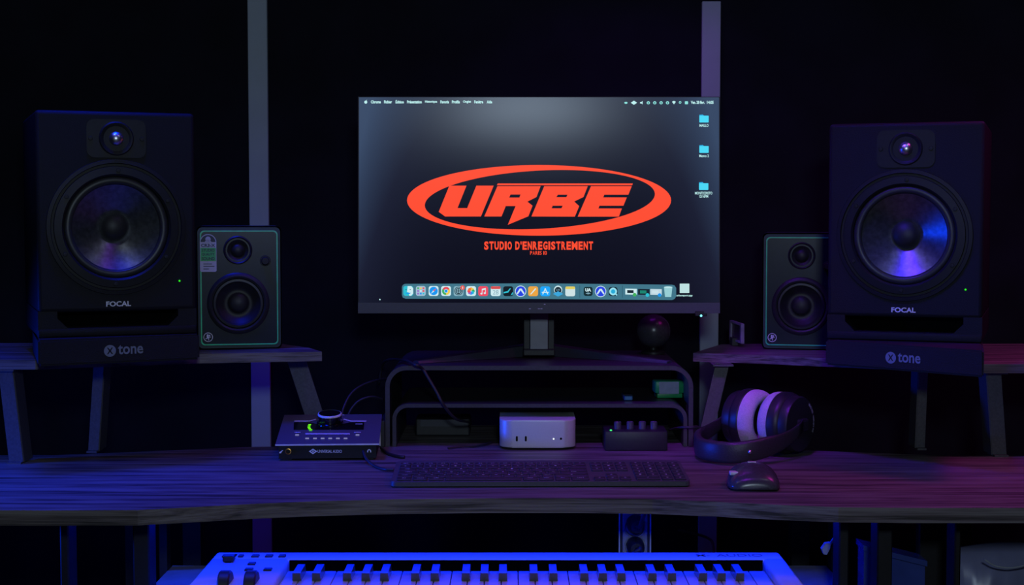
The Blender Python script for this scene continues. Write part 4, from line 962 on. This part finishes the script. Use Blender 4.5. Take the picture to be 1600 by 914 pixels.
# cord with a pale connector hanging at right
Yh = 2.16
P_ = [onY(1292, 770, Yh), onY(1303, 800, Yh), onY(1309, 822, Yh), onY(1305, 838, Yh), onY(1296, 851, Yh)]; P_[0].z = Z0 - .021
t = thing('hanging_connector', 'small blue-lit connector dangling on a thin cord under the desk', 'connector', P_[-1])
bm = NB(); tube(bm, P_, .0022); obj('cord', bm, M_socket, t, smooth=True)
bm = NB(); prism(bm, [(onY(x, y, Yh).x, onY(x, y, Yh).z) for x, y in ((1297, 847), (1289, 848), (1283, 857), (1286, 865), (1291, 865.5), (1296, 856))], 'y', Yh - .005, Yh + .005); obj('connector_body', bm, M_socket, t, 'pale plastic body')
# storage box behind the right uprights
a = onY(1329, 838, 2.2); b_ = onY(1436, 838, 2.2)
a.x += .009; b_.x -= .004
t = thing('storage_box', 'translucent blue-lit plastic storage box between the right desk uprights', 'box', ((a.x + b_.x) / 2, 2.2, .418))
bm = NB(); zt0, zt1 = onY(1330, 848, 2.2).z, onY(1432, 872, 2.2).z
prism(bm, [(a.x, .4185), (b_.x, .4185), (b_.x, zt1), (a.x, zt0)], 'y', 2.152, 2.19); obj('body', bm, M_bin, t)
bm = NB(); prism(bm, [(a.x - .002, zt0), (b_.x + .002, zt1), (b_.x + .002, zt1 + .008), (a.x - .002, zt0 + .008)], 'y', 2.147, 2.195); obj('lid', bm, M_bin, t)
# clear bag at lower right
a = onY(1504, 875, 2.15); b_ = onY(1650, 875, 2.15)
t = thing('plastic_bag', 'crinkled clear plastic bag on the low shelf at far right', 'bag', ((a.x + b_.x) / 2, 2.2, .418))
bm = NB(); nx, nz = 16, 10; F_ = []; rnd = random.Random(3)
for s in (0, 1):
    G = []
    for j in range(nz + 1):
        R_ = []
        for i in range(nx + 1):
            fx_, fz_ = i / nx, j / nz; x = a.x + (b_.x - a.x) * fx_; zt = onY(1504 + 146 * fx_, 875 - 12 * math.sin(fx_ * 2.2), 2.15).z
            z = .4195 + (zt - .4195) * fz_; bulge = .05 * math.sin(PI * fx_) ** .5 * (1 - fz_ ** 3) + .012 + rnd.uniform(-.003, .003)
            if i in (0, nx) or j == nz: bulge = .004
            R_.append(bm.verts.new((x, 2.22 + (bulge if s else -bulge), z)))
        G.append(R_)
    F_.append(G)
    for j in range(nz):
        for i in range(nx): bm.faces.new((G[j][i], G[j][i + 1], G[j + 1][i + 1], G[j + 1][i]))
for G0, G1 in ((F_[0], F_[1]),):
    for i in range(nx): bm.faces.new((G0[nz][i], G0[nz][i + 1], G1[nz][i + 1], G1[nz][i])); bm.faces.new((G0[0][i], G0[0][i + 1], G1[0][i + 1], G1[0][i]))
    for j in range(nz):
        for i in (0, nx): bm.faces.new((G0[j][i], G0[j + 1][i], G1[j + 1][i], G1[j][i]))
obj('film', bm, M_bag, t, smooth=True)
bm = NB(); P_ = [onY(x, y, 2.155) for x, y in ((1538, 874), (1555, 884), (1580, 887), (1605, 882), (1625, 874))]; tube(bm, P_, .0012, 6); obj('fold_highlight', bm, M_label, t, smooth=True)  # crease given a paler colour as a painted highlight

# small framed card on the right shelf
p = onZ(1148, 543.5, ZR)
Y1, Y2 = 2.74, 2.70
t = thing('framed_card', 'small square violet-edged frame standing behind the right shelf end', 'frame', onY(1149, 537, 2.66))
A4 = [onY(1140, 500, 2.70), onY(1158, 506, 2.64), onY(1158, 537, 2.64), onY(1139, 531, 2.70)]
base_z = min(v.z for v in A4)
bm = NB(); nn = (A4[1] - A4[0]).cross(A4[3] - A4[0]).normalized(); 
if nn.y > 0: nn = -nn
cen = sum(A4, Vector()) / 4
o4 = [v for v in A4]; i4 = [cen + (v - cen) * .78 for v in A4]
for q in range(4):
    r_ = (q + 1) % 4
    vs8 = [o4[q], o4[r_], i4[r_], i4[q]]; V1 = [bm.verts.new(v) for v in vs8]; V2 = [bm.verts.new(v - nn * .006) for v in vs8]
    bm.faces.new(V1); bm.faces.new(V2[::-1])
    for k in range(4): bm.faces.new((V1[k], V1[(k + 1) % 4], V2[(k + 1) % 4], V2[k]))
obj('frame_edge', bm, mat('violet_frame', (.3, .28, .4), .3), t)
bm = NB(); V1 = [bm.verts.new(v - nn * .003) for v in i4]; V2 = [bm.verts.new(v - nn * .006) for v in i4]; bm.faces.new(V1); bm.faces.new(V2[::-1])
for k in range(4): bm.faces.new((V1[k], V1[(k + 1) % 4], V2[(k + 1) % 4], V2[k]))
obj('panel', bm, mat('card_panel', (.08, .05, .09), .3), t)
bm = NB(); box(bm, (cen.x - .006, cen.y - .002, ZR + .0003), (cen.x + .006, cen.y + .03, A4[2].z + .008), .001); obj('support', bm, M_plastic, t)

# ================================================================== loose cables
def cable(label, pts, r=.0025):
    bm = NB(); tube(bm, pts, r, 8, 8); c_ = obj('cable', bm, M_cable, smooth=True); tag(c_, label, 'cable')
cable('thin black cable arching over the riser top and down its left front', [onY(592, 600, 2.78), onY(600, 566, 2.74), onZ(628, 562, ZO + .005), onZ(648, 569.5, ZO + .004), onY(660, 576, DR - .006), onY(669, 590, DR - .008), onY(682, 612, DR - .012), onY(694, 634, DR - .012), onY(712, 654, DR + .01), onY(735, 660, DR + .06)])
cable('black cable rising in a tall arc behind the audio interface', [onY(534, 662, 2.52), onY(536, 640, 2.53), onY(548, 616, 2.55), onY(566, 602, 2.57), onY(590, 594, 2.6), onY(606, 592, 2.72)], .0022)
cable('black cable curving low behind the audio interface toward the riser', [onY(541, 664, 2.51), onY(546, 644, 2.52), onY(560, 627, 2.53), onY(580, 620, 2.54), onY(598, 624, 2.56)], .002)
cable('black cable from the audio interface front toward the keyboard', [onY(568, 705, 2.325), onY(572, 716, 2.29), onZ(584, 727, Z0 + .003), onZ(600, 733, Z0 + .003), onZ(616, 734, Z0 + .003), ], .0022)
cable('black cable looping on the desk left of the keyboard corner', [onZ(596, 700, Z0 + .003), onZ(606, 708, Z0 + .003), onZ(622, 713, Z0 + .003), onZ(632, 714, Z0 + .003)], .0026)
cable('black cable leaving the four-knob box past the riser leg', [onY(1046, 672, 2.49), onY(1062, 668, 2.45), onY(1082, 668, 2.44), onY(1110, 669, 2.46), onY(1140, 672, 2.5)], .002)
cable('blue-glinting cable lying on the desk left of silver computer', [onZ(700, 700, Z0 + .003), onZ(722, 698, Z0 + .003), onZ(748, 696, Z0 + .003), onZ(768, 691, Z0 + .003)], .0018)
cable('black cable hanging against the wall strip below the desk', [onY(1060, 828, 2.7), onY(1090, 835, 2.7), onY(1108, 842, 2.7), onY(1114, 852, 2.7), onY(1115, 880, 2.7), onY(1115, 900, 2.7)], .0026)
